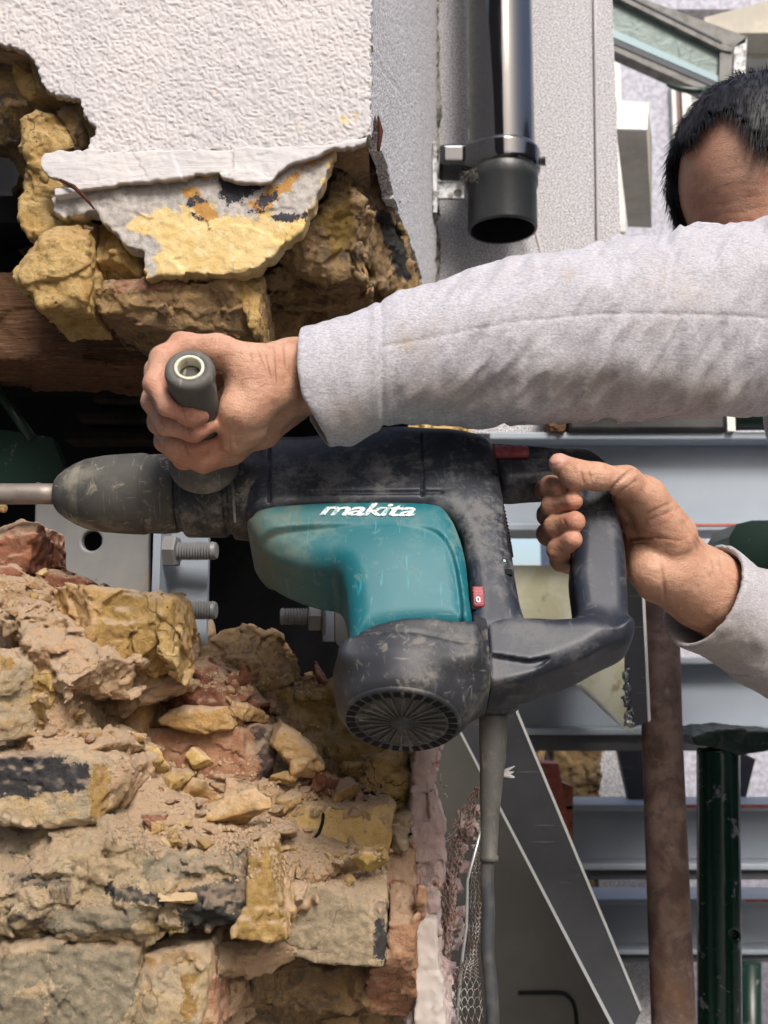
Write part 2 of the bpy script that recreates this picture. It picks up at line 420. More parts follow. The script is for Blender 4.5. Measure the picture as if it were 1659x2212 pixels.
m_grey = masonry('soot_grey_brick', (.50, .405, .28), (.64, .49, .30), (.68, .46, .22), m1=(.075, .073, .075), m2=(.50, .31, .11), m3=(.50, .40, .27), dust_amt=.7, cracks=.5)
m_mort = masonry('pink_lime_mortar', PNK, (.58, .40, .24), (.74, .56, .36), m1=(.36, .34, .28), m2=(.52, .36, .14), dust_amt=.9, pits=.2, cracks=.5, fine=1.2)
m_mgry = masonry('weathered_mortar', (.76, .575, .35), (.60, .44, .27), (.80, .64, .41), m1=(.10, .098, .09), m2=(.5, .36, .13), m3=(.48, .41, .29), dust_amt=.6, soot=.85, fine=1.6)
m_shade = masonry('shaded_brown_brick', (.46, .31, .16), (.36, .24, .13), (.56, .37, .16), m1=(.07, .065, .06), m2=(.45, .30, .10), m3=(.32, .15, .09), dust_amt=.3, soot=.6, pits=.6)  # brown brick tone with the shade of undersides and recesses mixed in
m_rub = masonry('broken_brown_masonry', (.44, .30, .155), (.30, .20, .11), (.60, .39, .14), m1=(.06, .06, .055), m2=(.48, .33, .12), dust_amt=.3, soot=.8, fine=1.6)

def render_mat():
    q = M_('white_roughcast', .8, 0, .3)
    c = q.mix(q.rng(q.noise(9, 4, .6), .35, .7), (.57, .535, .54), (.50, .48, .495))
    c = q.mix(q.rng(q.noise(38, 4, .7), .62, .74, 0, .35), c, (.52, .46, .38))
    c = q.mix(q.rng(q.vor(16), .04, .10, .55, 0), c, (.58, .50, .40))
    e = q.math('ADD', q.attr('m1'), q.math('MULTIPLY', q.math('SUBTRACT', q.noise(95, 4, .7), .5), 1.2)); c = q.mix(q.rng(e, .42, .58), c, (.62, .49, .22)); c = q.mix(q.rng(q.noise(5, 5, .7, .3), .50, .72, 0, .4), c, (.58, .53, .50)); c = q.mix(q.attr('edge'), c, (.40, .30, .19))
    q.col(c); q.bump(q.noise(480, 3, .6), .5, .0007); return q.m
def plaster_mat():
    q = M_('white_painted_plaster', .55, 0, .4)
    c = q.mix(q.rng(q.noise(14, 4, .6), .35, .7), (.60, .57, .57), (.52, .505, .52)); c = q.mix(q.rng(q.noise(60, 4, .7), .62, .75, 0, .4), c, (.5, .43, .35))
    c = q.mix(q.attr('edge'), c, (.36, .28, .20)); q.col(c); q.bump(q.noise(50, 4, .6, .5, q.map((.35, 1, 1.6))), .8, .002); q.bump(q.noise(400, 3), .3, .0005); return q.m
def pebble_mat(name, c0, c1, c2, sc=420, st=.8, smut=0.25):
    q = M_(name, .85, 0, .3)
    n = q.noise(sc, 2, .6); c = q.mix(q.rng(n, .40, .60), c0, c1)
    c = q.mix(q.rng(q.noise(sc * 1.6, 2, .6), .60, .68), c, c2)
    c = q.mix(q.rng(q.noise(6, 4, .6, .3, q.map((2.5, 2.5, .5))), .45, .75, 0, smut), c, (.40, .37, .36))
    q.col(c); q.bump(n, st, .0016); q.bump(q.noise(sc * .35, 3), st * .7, .002); return q.m
m_cast = render_mat(); m_plas = plaster_mat()
m_peb = pebble_mat('pebbledash', (.16, .16, .175), (.74, .73, .76), (.90, .89, .90), 540, 1.0)
m_pebw = pebble_mat('white_pebbledash', (.26, .26, .28), (.82, .81, .83), (.92, .91, .92), 430, 1.2, .2)
m_far = pebble_mat('lavender_roughcast', (.36, .36, .42), (.50, .50, .58), (.60, .60, .66), 75, 1.0)

# ------------------------------------------------------------------ the rendered wall corner above (upper left)
uw = thing('rendered_wall', 'white roughcast wall corner with its broken lower edge showing yellow bricks', 'wall', W(400, 500, .95))
V, F = rough(jag([(-160, -40), (803, -40), (803, 40), (799, 120), (802, 180), (800, 240), (797, 290), (770, 306), (690, 319), (560, 324), (360, 331), (186, 329), (190, 318), (210, 276), (178, 241), (171, 213), (120, 205), (95, 188), (84, 160), (75, 135), (55, 110), (30, 102), (0, 92), (-160, 60)], 3.2, 6, 3), .845, .010, rnd=.0015, amp=0, size=.03, h=.00095, fine=0, stucco=True, seed=2)
obj('render_coat', (V, F), m_cast, uw, masks={'edge': np.clip((V[:, 1] - .8466) / .0012, 0, 1), 'm1': paint(V, [[(765, 240), (772, 240), (770, 262), (765, 258)], [(735, 255), (755, 250), (752, 268), (740, 268)]])})
V, F = rough(jag([(86, 345), (96, 330), (186, 322), (300, 326), (560, 318), (690, 314), (775, 301), (793, 296), (788, 308), (742, 320), (722, 316), (680, 338), (650, 347), (622, 356), (600, 372), (585, 392), (560, 396), (520, 392), (480, 384), (470, 373), (380, 384), (290, 393), (200, 406), (165, 412), (128, 388), (100, 378), (88, 360)], 2.0, 9, 5), .8425, .007, rnd=.0008, amp=.0006, size=.03, h=.0011, fine=.0002, seed=4)
obj('plaster_band', (V, F), m_plas, uw, masks={'edge': np.clip((V[:, 1] - .8440) / .0012, 0, 1)})
V, F = rough([(116, 406), (150, 404), (170, 408), (172, 414), (118, 424)], .843, .012, rnd=.001, amp=.0002, h=.0013, fine=0)
obj('plaster_fragment', (V, F), m_plas, uw)
def face_mat():
    q = M_('gold_stained_brick_face', .75, 0, .35)
    c = q.mix(q.rng(q.noise(26, 4, .65, .6), .40, .62), (.66, .50, .24), (.60, .43, .17))
    c = q.mix(q.rng(q.noise(90, 4, .7), .52, .70), c, (.74, .60, .35))
    a = q.math('ADD', q.attr('m1'), q.math('MULTIPLY', q.math('SUBTRACT', q.noise(75, 5, .72, .8), .5), 2.6))
    g = q.mix(q.rng(q.noise(210, 3), .35, .65), (.34, .32, .30), (.47, .43, .40)); c = q.mix(q.rng(a, .40, .52), c, g)
    a3 = q.math('ADD', q.attr('m3'), q.math('MULTIPLY', q.math('SUBTRACT', q.noise(80, 5, .7), .5), 1.6)); c = q.mix(q.rng(a3, .42, .6), c, (.42, .22, .06))
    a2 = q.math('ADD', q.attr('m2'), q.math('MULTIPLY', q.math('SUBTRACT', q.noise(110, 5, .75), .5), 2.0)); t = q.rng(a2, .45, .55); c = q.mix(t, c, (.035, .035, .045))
    q.col(c); q.bump(q.noise(90, 5, .7), .8, .0016); q.bump(q.noise(500, 3), .6, .0006); q.bump(t, .5, .001); return q.m
m_face = face_mat()
V, F = rough(jag([(112, 430), (118, 424), (200, 404), (290, 396), (470, 372), (520, 386), (585, 390), (612, 362), (650, 344), (722, 316), (728, 322), (716, 350), (700, 392), (680, 440), (640, 505), (600, 540), (560, 575), (520, 590), (470, 594), (400, 590), (330, 599), (315, 602), (313, 575), (312, 545), (285, 535), (262, 524), (240, 500), (226, 482), (208, 452), (180, 462), (125, 464), (112, 456)], 4.5, 9, 8), .853, .022, rnd=.001, amp=.0009, size=.03, h=.0014, fine=.0004, seed=6)
obj('stripped_brick_face', (V, F), m_face, uw, masks={
    'm1': paint(V, [[(108, 425), (290, 396), (470, 375), (480, 430), (420, 450), (330, 448), (250, 500), (200, 470), (110, 470)], [(590, 350), (660, 335), (720, 330), (690, 420), (640, 470), (585, 470), (575, 420)], [(225, 480), (340, 520), (330, 600), (300, 560)], [(440, 380), (560, 380), (600, 440), (540, 470), (470, 460)]]),
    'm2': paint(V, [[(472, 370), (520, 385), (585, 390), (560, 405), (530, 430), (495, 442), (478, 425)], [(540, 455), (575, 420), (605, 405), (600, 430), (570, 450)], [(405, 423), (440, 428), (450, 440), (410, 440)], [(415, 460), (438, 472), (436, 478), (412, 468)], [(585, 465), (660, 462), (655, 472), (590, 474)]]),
    'm3': paint(V, [[(640, 345), (722, 316), (724, 330), (650, 372)], [(540, 440), (640, 370), (650, 385), (560, 470)], [(390, 410), (420, 395), (470, 470), (440, 480)]])})
# bricks of the broken edge, left column
for args in [
    (m_yel, [(22, 118), (60, 112), (88, 140), (96, 200), (60, 205), (30, 190)], .875, .07, dict(seed=11, rnd=.006)),
    (m_rub, [(-20, 95), (28, 96), (34, 140), (62, 200), (100, 200), (165, 205), (176, 245), (120, 240), (60, 245), (20, 300), (-20, 290)], .885, .09, dict(seed=12, facet=.006)),
    (m_rub, [(118, 215), (172, 212), (180, 245), (214, 278), (190, 325), (150, 330), (140, 280)], .865, .05, dict(seed=13, facet=.004)),
    (m_yel, [(38, 250), (80, 228), (130, 236), (152, 262), (150, 330), (100, 345), (90, 380), (50, 350), (36, 300)], .862, .10, dict(seed=14, chips=2, rnd=.012, amp=.003)),
    (m_yel, [(52, 335), (95, 340), (130, 390), (112, 460), (60, 450), (30, 425), (44, 380)], .872, .08, dict(seed=15, chips=2, rnd=.010, amp=.003)),
    (m_yel, [(34, 424), (112, 432), (112, 462), (190, 462), (186, 500), (60, 520), (30, 470)], .868, .09, dict(seed=16, chips=2, rnd=.008, amp=.0026)),
    (m_yel, [(26, 552), (60, 505), (110, 478), (178, 484), (190, 540), (190, 590), (182, 662), (80, 670), (45, 620), (28, 600)], .846, .10, dict(seed=17, rnd=.008, amp=.0028, chips=3)),
    (m_rub, [(172, 462), (196, 462), (200, 520), (200, 560), (186, 540), (184, 500)], .862, .06, dict(seed=18)),
    (m_yel, [(196, 466), (215, 458), (232, 482), (262, 524), (312, 546), (314, 598), (250, 596), (196, 586), (196, 530)], .868, .10, dict(seed=19, rnd=.005, amp=.0022)),
    (m_shade, [(186, 588), (320, 598), (440, 592), (556, 578), (562, 660), (546, 720), (480, 716), (400, 712), (300, 700), (210, 672), (188, 640)], .868, .13, dict(seed=20, rnd=.007, amp=.003, tz=-.35, m={'m3': [[(240, 604), (420, 598), (470, 604), (330, 632), (250, 626)]], 'm2': [[(505, 590), (560, 575), (562, 655), (515, 640)]]})),
    (m_yel, [(516, 592), (558, 572), (563, 640), (560, 712), (548, 722), (532, 690), (512, 640)], .872, .10, dict(seed=21, rnd=.003, amp=.0015)),
    (m_shade, [(640, 505), (668, 458), (694, 400), (716, 352), (752, 366), (800, 402), (774, 480), (772, 520), (800, 592), (700, 596), (640, 580), (560, 575), (600, 545)], .90, .12, dict(seed=22, rnd=.006, amp=.004, tz=-.5, tx=.25, m={'m2': [[(670, 440), (750, 400), (770, 520), (720, 560)]]})),
    (m_rub, [(716, 350), (740, 322), (792, 308), (806, 262), (822, 330), (838, 420), (862, 490), (892, 560), (908, 622), (895, 645), (846, 645), (800, 600), (760, 530), (740, 430)], 1.0, .2, dict(seed=23, ymin=.885, chips=0, rnd=.002, amp=.0032, tx=2.2, tz=-.5, facet=.006, h=.0023, m={'m1': [[(718, 350), (760, 345), (800, 345), (790, 380), (730, 375)], [(800, 440), (850, 470), (905, 610), (860, 600)]], 'm2': [[(730, 430), (780, 400), (800, 600), (740, 560)]]})),
    (m_shade, [(628, 600), (700, 598), (800, 596), (852, 640), (850, 690), (800, 720), (640, 716), (632, 650)], 1.06, .14, dict(seed=24, rnd=.008, amp=.003, tz=-.3)),
    (m_shade, [(520, 560), (560, 565), (642, 560), (660, 620), (640, 740), (545, 742), (520, 640)], 1.02, .12, dict(seed=25, rnd=.008, amp=.004)),
    (m_rub, [(-40, 240), (60, 300), (300, 380), (700, 330), (800, 290), (900, 560), (925, 650), (830, 660), (640, 670), (300, 660), (60, 590), (36, 420), (40, 330), (0, 290)], 1.08, .20, dict(seed=26, rnd=.01, amp=.006, h=.004, fine=0)),
]:
    mt, pl, Y, th, k = args; brick(uw, pl, Y, th, mt, rub=False, **k)
# body of the wall behind the coat, and its return face running back to the inner corner
bodyfr = np.array([W(x, y, .865) for x, y in [(-420, -60), (795, -60), (795, 290), (560, 318), (200, 322), (190, 285), (160, 220), (80, 190), (60, 120), (-420, 60)]])
obj('wall_core', prism(bodyfr, (0, .22, 0)), m_shade, uw, smooth=False)
Pa, Pb = np.array([W(803, 0, .85)[0], .85]), np.array([W(944, 0, 1.49)[0], 1.49]); tdir = (Pb - Pa) / np.linalg.norm(Pb - Pa); RN = np.array([tdir[1], -tdir[0], 0])
def RP(x, y): return hit(x, y, (Pa[0], Pa[1], 0), RN)
rf = [RP(x, y) for x, y in jag([(803, -200), (944, -200), (944, 60), (943, 400), (940, 700), (920, 700), (917, 640), (912, 600), (900, 560), (880, 505), (864, 468), (850, 420), (842, 380), (832, 345), (824, 325), (815, 262), (810, 248), (806, 262), (803, 300), (800, 200)], 1.6, 8, 4)[0:]]
rf = [p if p[1] > .846 else np.array([p[0], .846, p[2]]) for p in rf]
obj('return_face', prism(rf, -RN * .012), m_pebw, uw, smooth=False)
s = tube([W(130, 388, .84), W(160, 404, .838), W(185, 428, .838), W(204, 452, .842)], [.0012, .0022, .0018, .0008], 6); obj('splinter', s, masonry('rusty_tie', (.12, .04, .03), (.16, .06, .04), (.08, .03, .02), dust_amt=0, pits=0, cracks=0), uw)
s = tube([RP(812, 250) + RN * .002, RP(815, 285) + RN * .003, RP(813, 325) + RN * .002], [.0008, .0028, .0016], 6); obj('splinter', s, bpy.data.materials['rusty_tie'], uw)

# timber lintel and the dark room behind
def wood_mat(name, a, b, c, sc=(3, 30, 60), ro=.8):
    q = M_(name, ro, 0, .3); v = q.map(sc); n = q.noise(6, 6, .65, .4, v)
    cc = q.mix(q.rng(n, .35, .65), a, b); cc = q.mix(q.rng(q.noise(14, 3, .6, 0, v), .55, .7), cc, c); q.col(cc); q.bump(n, .8, .003); q.bump(q.noise(60, 3), .4, .001); return q.m
m_lint = wood_mat('old_timber', (.15, .075, .035), (.09, .045, .025), (.22, .13, .07))
lt = thing('timber_lintel', 'dark brown timber lintel under the broken yellow bricks', 'lintel', W(300, 700, 1.0))
for pl, Y, th, sd in [([(-300, 575), (60, 588), (300, 650), (560, 700), (590, 745), (560, 800), (430, 800), (330, 790), (130, 785), (-300, 760)], 1.0, .12, 31), ([(-300, 740), (100, 760), (340, 775), (640, 790), (640, 812), (300, 800), (-300, 790)], 1.05, .06, 32)]:
    V, F = rough(pl, Y, th, rnd=.004, amp=.003, size=.03, h=.003, seed=sd); obj('beam', (V, F), m_lint, lt)
q = M_('cavity_shade_black', .95, 0, .1); q.col(q.mix(q.rng(q.noise(7, 4), .4, .6), (.012, .012, .014), (.02, .02, .024))); m_blk = q.m  # near-black colour stands in for the deep shade of the cavity
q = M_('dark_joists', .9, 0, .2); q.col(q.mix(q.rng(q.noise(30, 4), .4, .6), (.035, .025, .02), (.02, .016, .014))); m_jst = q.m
rm = thing('wall_cavity', 'black empty space behind the drill between the broken walls', 'room', (-.3, 1.6, 1.2))
XR = W(965, 1600, 1.75)[0]
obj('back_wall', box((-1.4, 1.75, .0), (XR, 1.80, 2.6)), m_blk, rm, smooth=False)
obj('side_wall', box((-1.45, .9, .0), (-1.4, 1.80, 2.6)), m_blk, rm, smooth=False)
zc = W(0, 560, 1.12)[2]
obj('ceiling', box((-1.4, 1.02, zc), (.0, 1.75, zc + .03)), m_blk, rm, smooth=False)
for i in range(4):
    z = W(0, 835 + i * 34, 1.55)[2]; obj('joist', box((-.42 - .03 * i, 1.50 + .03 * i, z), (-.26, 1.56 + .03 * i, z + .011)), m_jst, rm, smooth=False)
pf = thing('prop_plate', 'dark green steel prop head at the left edge above the chisel', 'prop', W(40, 950, 1.1))
m_gd = M_('dark_green_enamel', .35, 0, .5); c = m_gd.mix(m_gd.rng(m_gd.noise(60, 5, .7), .60, .68), (.008, .028, .02), (.10, .11, .10)); m_gd.col(c); m_gd.bump(m_gd.noise(120, 3), .2, .0006)
obj('plate', prism([W(x, y, 1.1) for x, y in [(-60, 925), (20, 930), (112, 945), (128, 985), (135, 1005), (132, 1040), (60, 1046), (-60, 1046)]], (0, .02, 0)), m_gd.m, pf, smooth=False)
obj('strut', tube([W(-20, 820, 1.1), W(70, 950, 1.1)], .006, 8), m_gd.m, pf)

# ------------------------------------------------------------------ the broken brick wall below (lower left)
lw = thing('broken_brick_wall', 'half demolished stock brick wall with crumbling mortar below the drill', 'wall', W(400, 2150, .95))
lo_ = [
    # material, outline, distance, thickness, options
    (m_mort, [(-60, 1255), (60, 1262), (260, 1285), (400, 1330), (430, 1450), (520, 1470), (560, 1560), (590, 1720), (740, 1770), (850, 1800), (905, 1850), (905, 2260), (-60, 2260)], 1.0, .16, dict(seed=40, chips=0, h=.0032, amp=.005, size=.03, name='mortar_core')),
    (m_dred, [(-40, 1095), (18, 1118), (78, 1128), (78, 1170), (66, 1245), (30, 1250), (-40, 1240)], .86, .08, dict(seed=41, facet=.006, amp=.003)),
    (m_dred, [(75, 1232), (110, 1228), (160, 1246), (190, 1262), (150, 1275), (72, 1268)], .88, .06, dict(seed=42, facet=.004)),
    (m_mort, [(-40, 1240), (60, 1248), (100, 1275), (80, 1330), (-40, 1330)], .84, .08, dict(seed=43, rnd=.008, amp=.004)),
    (m_tan, [(20, 1268), (140, 1262), (200, 1268), (270, 1274), (350, 1280), (372, 1300), (376, 1345), (374, 1400), (380, 1440), (366, 1474), (320, 1462), (262, 1436), (190, 1400), (100, 1360), (22, 1300)], .812, .10, dict(seed=44, rnd=.005, amp=.003, chips=4, facet=.003, m={'m2': [[(235, 1278), (350, 1285), (385, 1400), (400, 1470), (300, 1450), (190, 1400), (215, 1330)]], 'm1': [[(330, 1330), (345, 1328), (338, 1420), (325, 1400)]]})),
    (m_yel, [(338, 1284), (366, 1296), (378, 1370), (380, 1440), (372, 1474), (340, 1425), (322, 1340)], .806, .055, dict(seed=45, rnd=.003, amp=.002, facet=.004, tx=.5)),
    (m_mort, [(-60, 1290), (40, 1300), (130, 1345), (200, 1385), (276, 1440), (256, 1480), (228, 1498), (160, 1500), (100, 1470), (60, 1420), (-60, 1400)], .785, .10, dict(seed=46, rnd=.010, amp=.005, facet=.006, size=.016, tz=.4)),
    (m_mort, [(265, 1430), (400, 1478), (380, 1500), (320, 1515), (240, 1560), (200, 1520), (230, 1480)], .86, .10, dict(seed=47, rnd=.008, amp=.004)),
    (m_grey, [(-60, 1400), (20, 1400), (52, 1440), (58, 1500), (54, 1590), (20, 1602), (-60, 1600)], .770, .08, dict(seed=48, rnd=.006, amp=.002, m={'m2': [[(-5, 1420), (30, 1415), (35, 1450), (5, 1460)]]})),
    (m_yel, [(52, 1410), (96, 1430), (110, 1500), (100, 1560), (62, 1590), (50, 1500)], .785, .08, dict(seed=49, rnd=.008, amp=.004, m={'m2': [[(50, 1420), (100, 1420), (100, 1480)]]})),
    (m_mort, [(80, 1450), (140, 1470), (162, 1540), (150, 1590), (80, 1590), (70, 1510)], .79, .08, dict(seed=50, rnd=.012, amp=.004)),
    (m_grey, [(155, 1520), (190, 1515), (215, 1560), (225, 1620), (180, 1610), (150, 1570)], .82, .07, dict(seed=51, rnd=.006, amp=.004, facet=.004)),
    (m_mort, [(-60, 1590), (50, 1588), (120, 1575), (180, 1590), (240, 1620), (285, 1650), (250, 1670), (150, 1660), (-60, 1650)], .775, .12, dict(seed=52, rnd=.010, amp=.003, tz=1.2)),
    (m_tan, [(215, 1520), (290, 1490), (320, 1520), (300, 1640), (260, 1650), (225, 1600)], .89, .07, dict(seed=53, rnd=.006, amp=.003)),
    (m_grey, [(-60, 1636), (90, 1622), (160, 1630), (210, 1640), (238, 1655), (236, 1745), (200, 1790), (100, 1785), (-60, 1780)], .752, .10, dict(seed=54, rnd=.004, amp=.0018, m={'m1': [[(-60, 1636), (90, 1622), (190, 1650), (205, 1700), (60, 1720), (-60, 1735)]], 'm2': [[(205, 1650), (236, 1660), (234, 1750), (200, 1780), (190, 1700)]]})),
    (m_mort, [(236, 1655), (262, 1640), (284, 1660), (276, 1700), (250, 1755), (236, 1750)], .765, .08, dict(seed=55, rnd=.005, amp=.002, tx=.8)),
    (m_mort, [(270, 1640), (330, 1690), (400, 1745), (470, 1785), (560, 1815), (600, 1830), (520, 1850), (400, 1842), (300, 1820), (230, 1790), (232, 1755), (262, 1700)], .79, .14, dict(seed=56, rnd=.012, amp=.003, tz=1.0, size=.03)),
    (m_mort, [(255, 1650), (340, 1680), (440, 1700), (560, 1700), (660, 1720), (600, 1790), (480, 1790), (380, 1740), (300, 1700)], .87, .12, dict(seed=57, rnd=.012, amp=.005, tz=.9, size=.02)),
    (m_red, [(286, 1590), (350, 1570), (420, 1582), (520, 1562), (556, 1560), (578, 1580), (586, 1650), (572, 1700), (548, 1712), (480, 1690), (380, 1670), (290, 1650)], .905, .10, dict(seed=58, rnd=.004, amp=.0016, m={'m1': [[(548, 1570), (590, 1570), (600, 1700), (562, 1700)]]})),
    (m_tan, [(340, 1556), (380, 1534), (440, 1530), (500, 1534), (530, 1552), (500, 1574), (440, 1584), (380, 1576)], .885, .06, dict(seed=59, chips=1, rnd=.006, amp=.0015, smooth=True)),
    (m_dred, [(316, 1520), (380, 1480), (412, 1430), (440, 1420), (470, 1450), (520, 1480), (560, 1530), (500, 1535), (400, 1530), (330, 1530)], .91, .09, dict(seed=60, rnd=.004, amp=.003, facet=.006)),
    (m_shade, [(428, 1400), (480, 1365), (520, 1352), (560, 1360), (592, 1372), (612, 1410), (640, 1478), (560, 1490), (470, 1482), (430, 1440)], .99, .08, dict(seed=61, rnd=.006, amp=.003, chips=4, facet=.005)),
    (m_shade, [(450, 1470), (520, 1462), (600, 1480), (700, 1478), (760, 1460), (900, 1500), (900, 1700), (885, 1760), (800, 1740), (700, 1660), (600, 1560), (540, 1530)], .985, .12, dict(seed=62, chips=0, rnd=.006, amp=.004, tz=.35, h=.0024, m={'m2': [[(600, 1490), (880, 1480), (880, 1740), (740, 1660)]]})),
    (m_tan, [(480, 1500), (560, 1540), (580, 1560), (556, 1568), (500, 1540)], .90, .04, dict(seed=63, chips=1, amp=.003)),
    (m_tan, [(566, 1560), (590, 1556), (640, 1590), (680, 1625), (702, 1660), (690, 1672), (640, 1660), (608, 1630), (578, 1590)], .905, .035, dict(seed=64, chips=1, rnd=.004, amp=.0025, facet=.003)),
    (m_mgry, [(572, 1610), (610, 1640), (640, 1670), (600, 1705), (575, 1700)], .94, .08, dict(seed=65)),
    (m_yel, [(770, 1640), (880, 1620), (888, 1640), (884, 1760), (850, 1745), (780, 1720), (760, 1680)], .95, .09, dict(seed=66, rnd=.006, amp=.004, m={'m1': [[(760, 1690), (880, 1735), (880, 1765), (790, 1735)]]})),
    (m_mort, [(560, 1690), (640, 1680), (740, 1690), (830, 1720), (866, 1756), (840, 1770), (700, 1760), (580, 1750)], .915, .10, dict(seed=67, rnd=.010, amp=.005, tz=.8, size=.014)),
    (m_smooth, [(566, 1742), (640, 1740), (740, 1742), (840, 1738), (856, 1752), (848, 1790), (838, 1856), (780, 1852), (690, 1820), (600, 1800), (566, 1780)], .885, .09, dict(seed=68, rnd=.0035, amp=.0008, fine=.0003)),
    (m_grey, [(844, 1770), (886, 1765), (888, 1850), (840, 1855)], .90, .08, dict(seed=69, rnd=.005, amp=.003, m={'m3': [[(840, 1765), (890, 1765), (890, 1855), (838, 1855)]]})),
    (m_mort, [(440, 1790), (560, 1780), (660, 1800), (780, 1840), (830, 1880), (820, 1915), (700, 1920), (600, 1920), (560, 1870), (470, 1830)], .855, .14, dict(seed=70, rnd=.010, amp=.004, tz=.9, size=.02)),
    (m_grey, [(606, 1920), (640, 1908), (760, 1912), (832, 1908), (836, 1960), (834, 2085), (826, 2094), (700, 2086), (610, 2062), (606, 1980)], .842, .10, dict(seed=71, rnd=.004, amp=.0014, m={'m3': [[(600, 1900), (800, 1900), (800, 2090), (600, 2090)]], 'm2': [[(660, 2050), (700, 2025), (750, 2035), (745, 2062), (690, 2078), (655, 2075)]], 'm1': [[(805, 1935), (836, 1940), (836, 2080), (808, 2075)]]})),
    (m_mort, [(575, 1870), (600, 1880), (620, 1930), (668, 1950), (660, 1975), (620, 1990), (590, 1960)], .825, .06, dict(seed=72, rnd=.008, amp=.004, facet=.005)),
    (m_mgry, [(-60, 1770), (90, 1790), (180, 1790), (220, 1770), (300, 1820), (380, 1850), (450, 1842), (530, 1830), (536, 1900), (520, 1990), (440, 2030), (350, 2010), (280, 2050), (-60, 2070)], .742, .12, dict(seed=73, rnd=.008, amp=.004, size=.016, facet=.004, m={'m1': [[(370, 1930), (520, 1890), (540, 1960), (500, 2010), (400, 2010)], [(20, 1886), (130, 1896), (120, 1915), (30, 1908)], [(230, 1915), (370, 1930), (350, 1955), (240, 1940)]], 'm3': [[(-60, 1770), (90, 1785), (60, 1840), (-60, 1850)], [(120, 1960), (300, 1960), (280, 2010), (100, 2010)], [(300, 1850), (520, 1840), (520, 1880), (330, 1900)]], 'm2': [[(310, 2005), (380, 2000), (390, 2020), (310, 2020)]]})),
    (m_tan, [(536, 1828), (566, 1824), (580, 1850), (598, 1920), (614, 2000), (616, 2042), (560, 2040), (500, 2028), (505, 2000), (524, 1960), (534, 1900)], .744, .09, dict(seed=74, rnd=.003, amp=.0022, tx=.25, chips=2, m={'m2': [[(500, 1820), (620, 1820), (620, 2050), (500, 2050)]]})),
    (m_mgry, [(-60, 2050), (120, 2030), (200, 2040), (300, 2050), (300, 2260), (-60, 2260)], .748, .12, dict(seed=75, rnd=.006, amp=.003, m={'m3': [[(100, 2030), (300, 2050), (300, 2130), (240, 2260), (90, 2260), (110, 2130)], [(-60, 2080), (100, 2060), (110, 2130), (-60, 2150)], [(-60, 2160), (100, 2150), (90, 2230), (-60, 2260)]]})),
    (m_grey, [(300, 2075), (340, 2060), (420, 2058), (446, 2050), (448, 2100), (440, 2190), (434, 2260), (278, 2260), (284, 2140)], .752, .10, dict(seed=76, rnd=.006, amp=.002, m={'m2': [[(392, 2110), (425, 2100), (420, 2200), (388, 2220)], [(310, 2070), (420, 2055), (440, 2075), (330, 2095)]]})),
    (m_red, [(430, 2060), (464, 2080), (466, 2260), (428, 2260)], .765, .08, dict(seed=77, amp=.003)),
    (m_mort, [(440, 2036), (520, 2040), (600, 2052), (640, 2075), (620, 2100), (500, 2110), (450, 2090)], .80, .12, dict(seed=78, rnd=.010, amp=.006, facet=.006)),
    (m_mort, [(460, 2080), (520, 2095), (510, 2150), (500, 2260), (462, 2260)], .83, .10, dict(seed=79, rnd=.010, amp=.005, facet=.005)),
    (m_shade, [(505, 2080), (640, 2085), (815, 2100), (815, 2190), (760, 2200), (690, 2190), (560, 2170), (510, 2175)], .92, .08, dict(seed=80, chips=0, rnd=.010, amp=.005)),
    (m_shade, [(500, 2150), (850, 2150), (850, 2290), (500, 2290)], .97, .05, dict(seed=81, chips=0, rnd=.010, amp=.005)),
    (m_red, [(838, 1862), (858, 1846), (886, 1842), (900, 1860), (898, 2260), (790, 2260), (786, 2150), (800, 2110), (834, 2092), (838, 1990)], .862, .10, dict(seed=82, chips=2, rnd=.005, amp=.0022)),
    (m_smooth, [(752, 1858), (790, 1838), (830, 1850), (846, 1878), (812, 1896), (770, 1880)], .835, .02, dict(seed=83, rnd=.003, amp=.0012, m={'m2': [[(740, 1830), (860, 1830), (860, 1900), (740, 1900)]]})),
    (m_red, [(902, 1868), (918, 1872), (916, 1990), (902, 2000)], .855, .02, dict(seed=84, amp=.002)),
    (m_tan, [(-40, 1060), (-10, 1060), (-10, 1100), (-40, 1100)], .9, .03, dict(seed=85)),
]
for mt, pl, Y, th, k in lo_: brick(lw, pl, Y, th, mt, **k)
q = M_('old_pink_plaster', .85, 0, .3); c = q.mix(q.rng(q.noise(30, 5, .7, .6, q.map((1, 1, .4))), .40, .62), (.42, .31, .29), (.50, .42, .41)); c = q.mix(q.rng(q.noise(60, 4, .7), .58, .68), c, (.28, .15, .10)); q.col(c); q.bump(q.noise(60, 6, .75, .5, q.map((1, 1, .5))), 1, .004); m_pnk = q.m
q = M_('smooth_cream_plaster', .7, 0, .3); c = q.mix(q.rng(q.noise(12, 4, .6), .35, .65), (.52, .45, .40), (.58, .52, .48)); c = q.mix(q.rng(q.noise(40, 4, .7), .62, .72), c, (.42, .27, .16)); q.col(c); q.bump(q.noise(60, 4), .3, .001); m_crm = q.m
V, F = rough(jag([(888, 1612), (952, 1600), (950, 1700), (958, 1760), (954, 1900), (946, 2000), (956, 2100), (975, 2180), (980, 2260), (885, 2260)], 3, 12, 9), .93, .10, rnd=.003, amp=.004, size=.02, seed=90, h=.0022, facet=.004); obj('broken_plaster_edge', (V, F), m_pnk, lw); RUB.append((V, F))
V, F = rough(jag([(896, 2000), (918, 1985), (944, 1990), (950, 2080), (962, 2180), (972, 2260), (896, 2260)], 2, 12, 10), .91, .03, rnd=.002, amp=.0006, size=.03, seed=91, h=.0022); obj('plaster_skim', (V, F), m_crm, lw); RUB.append((V, F))
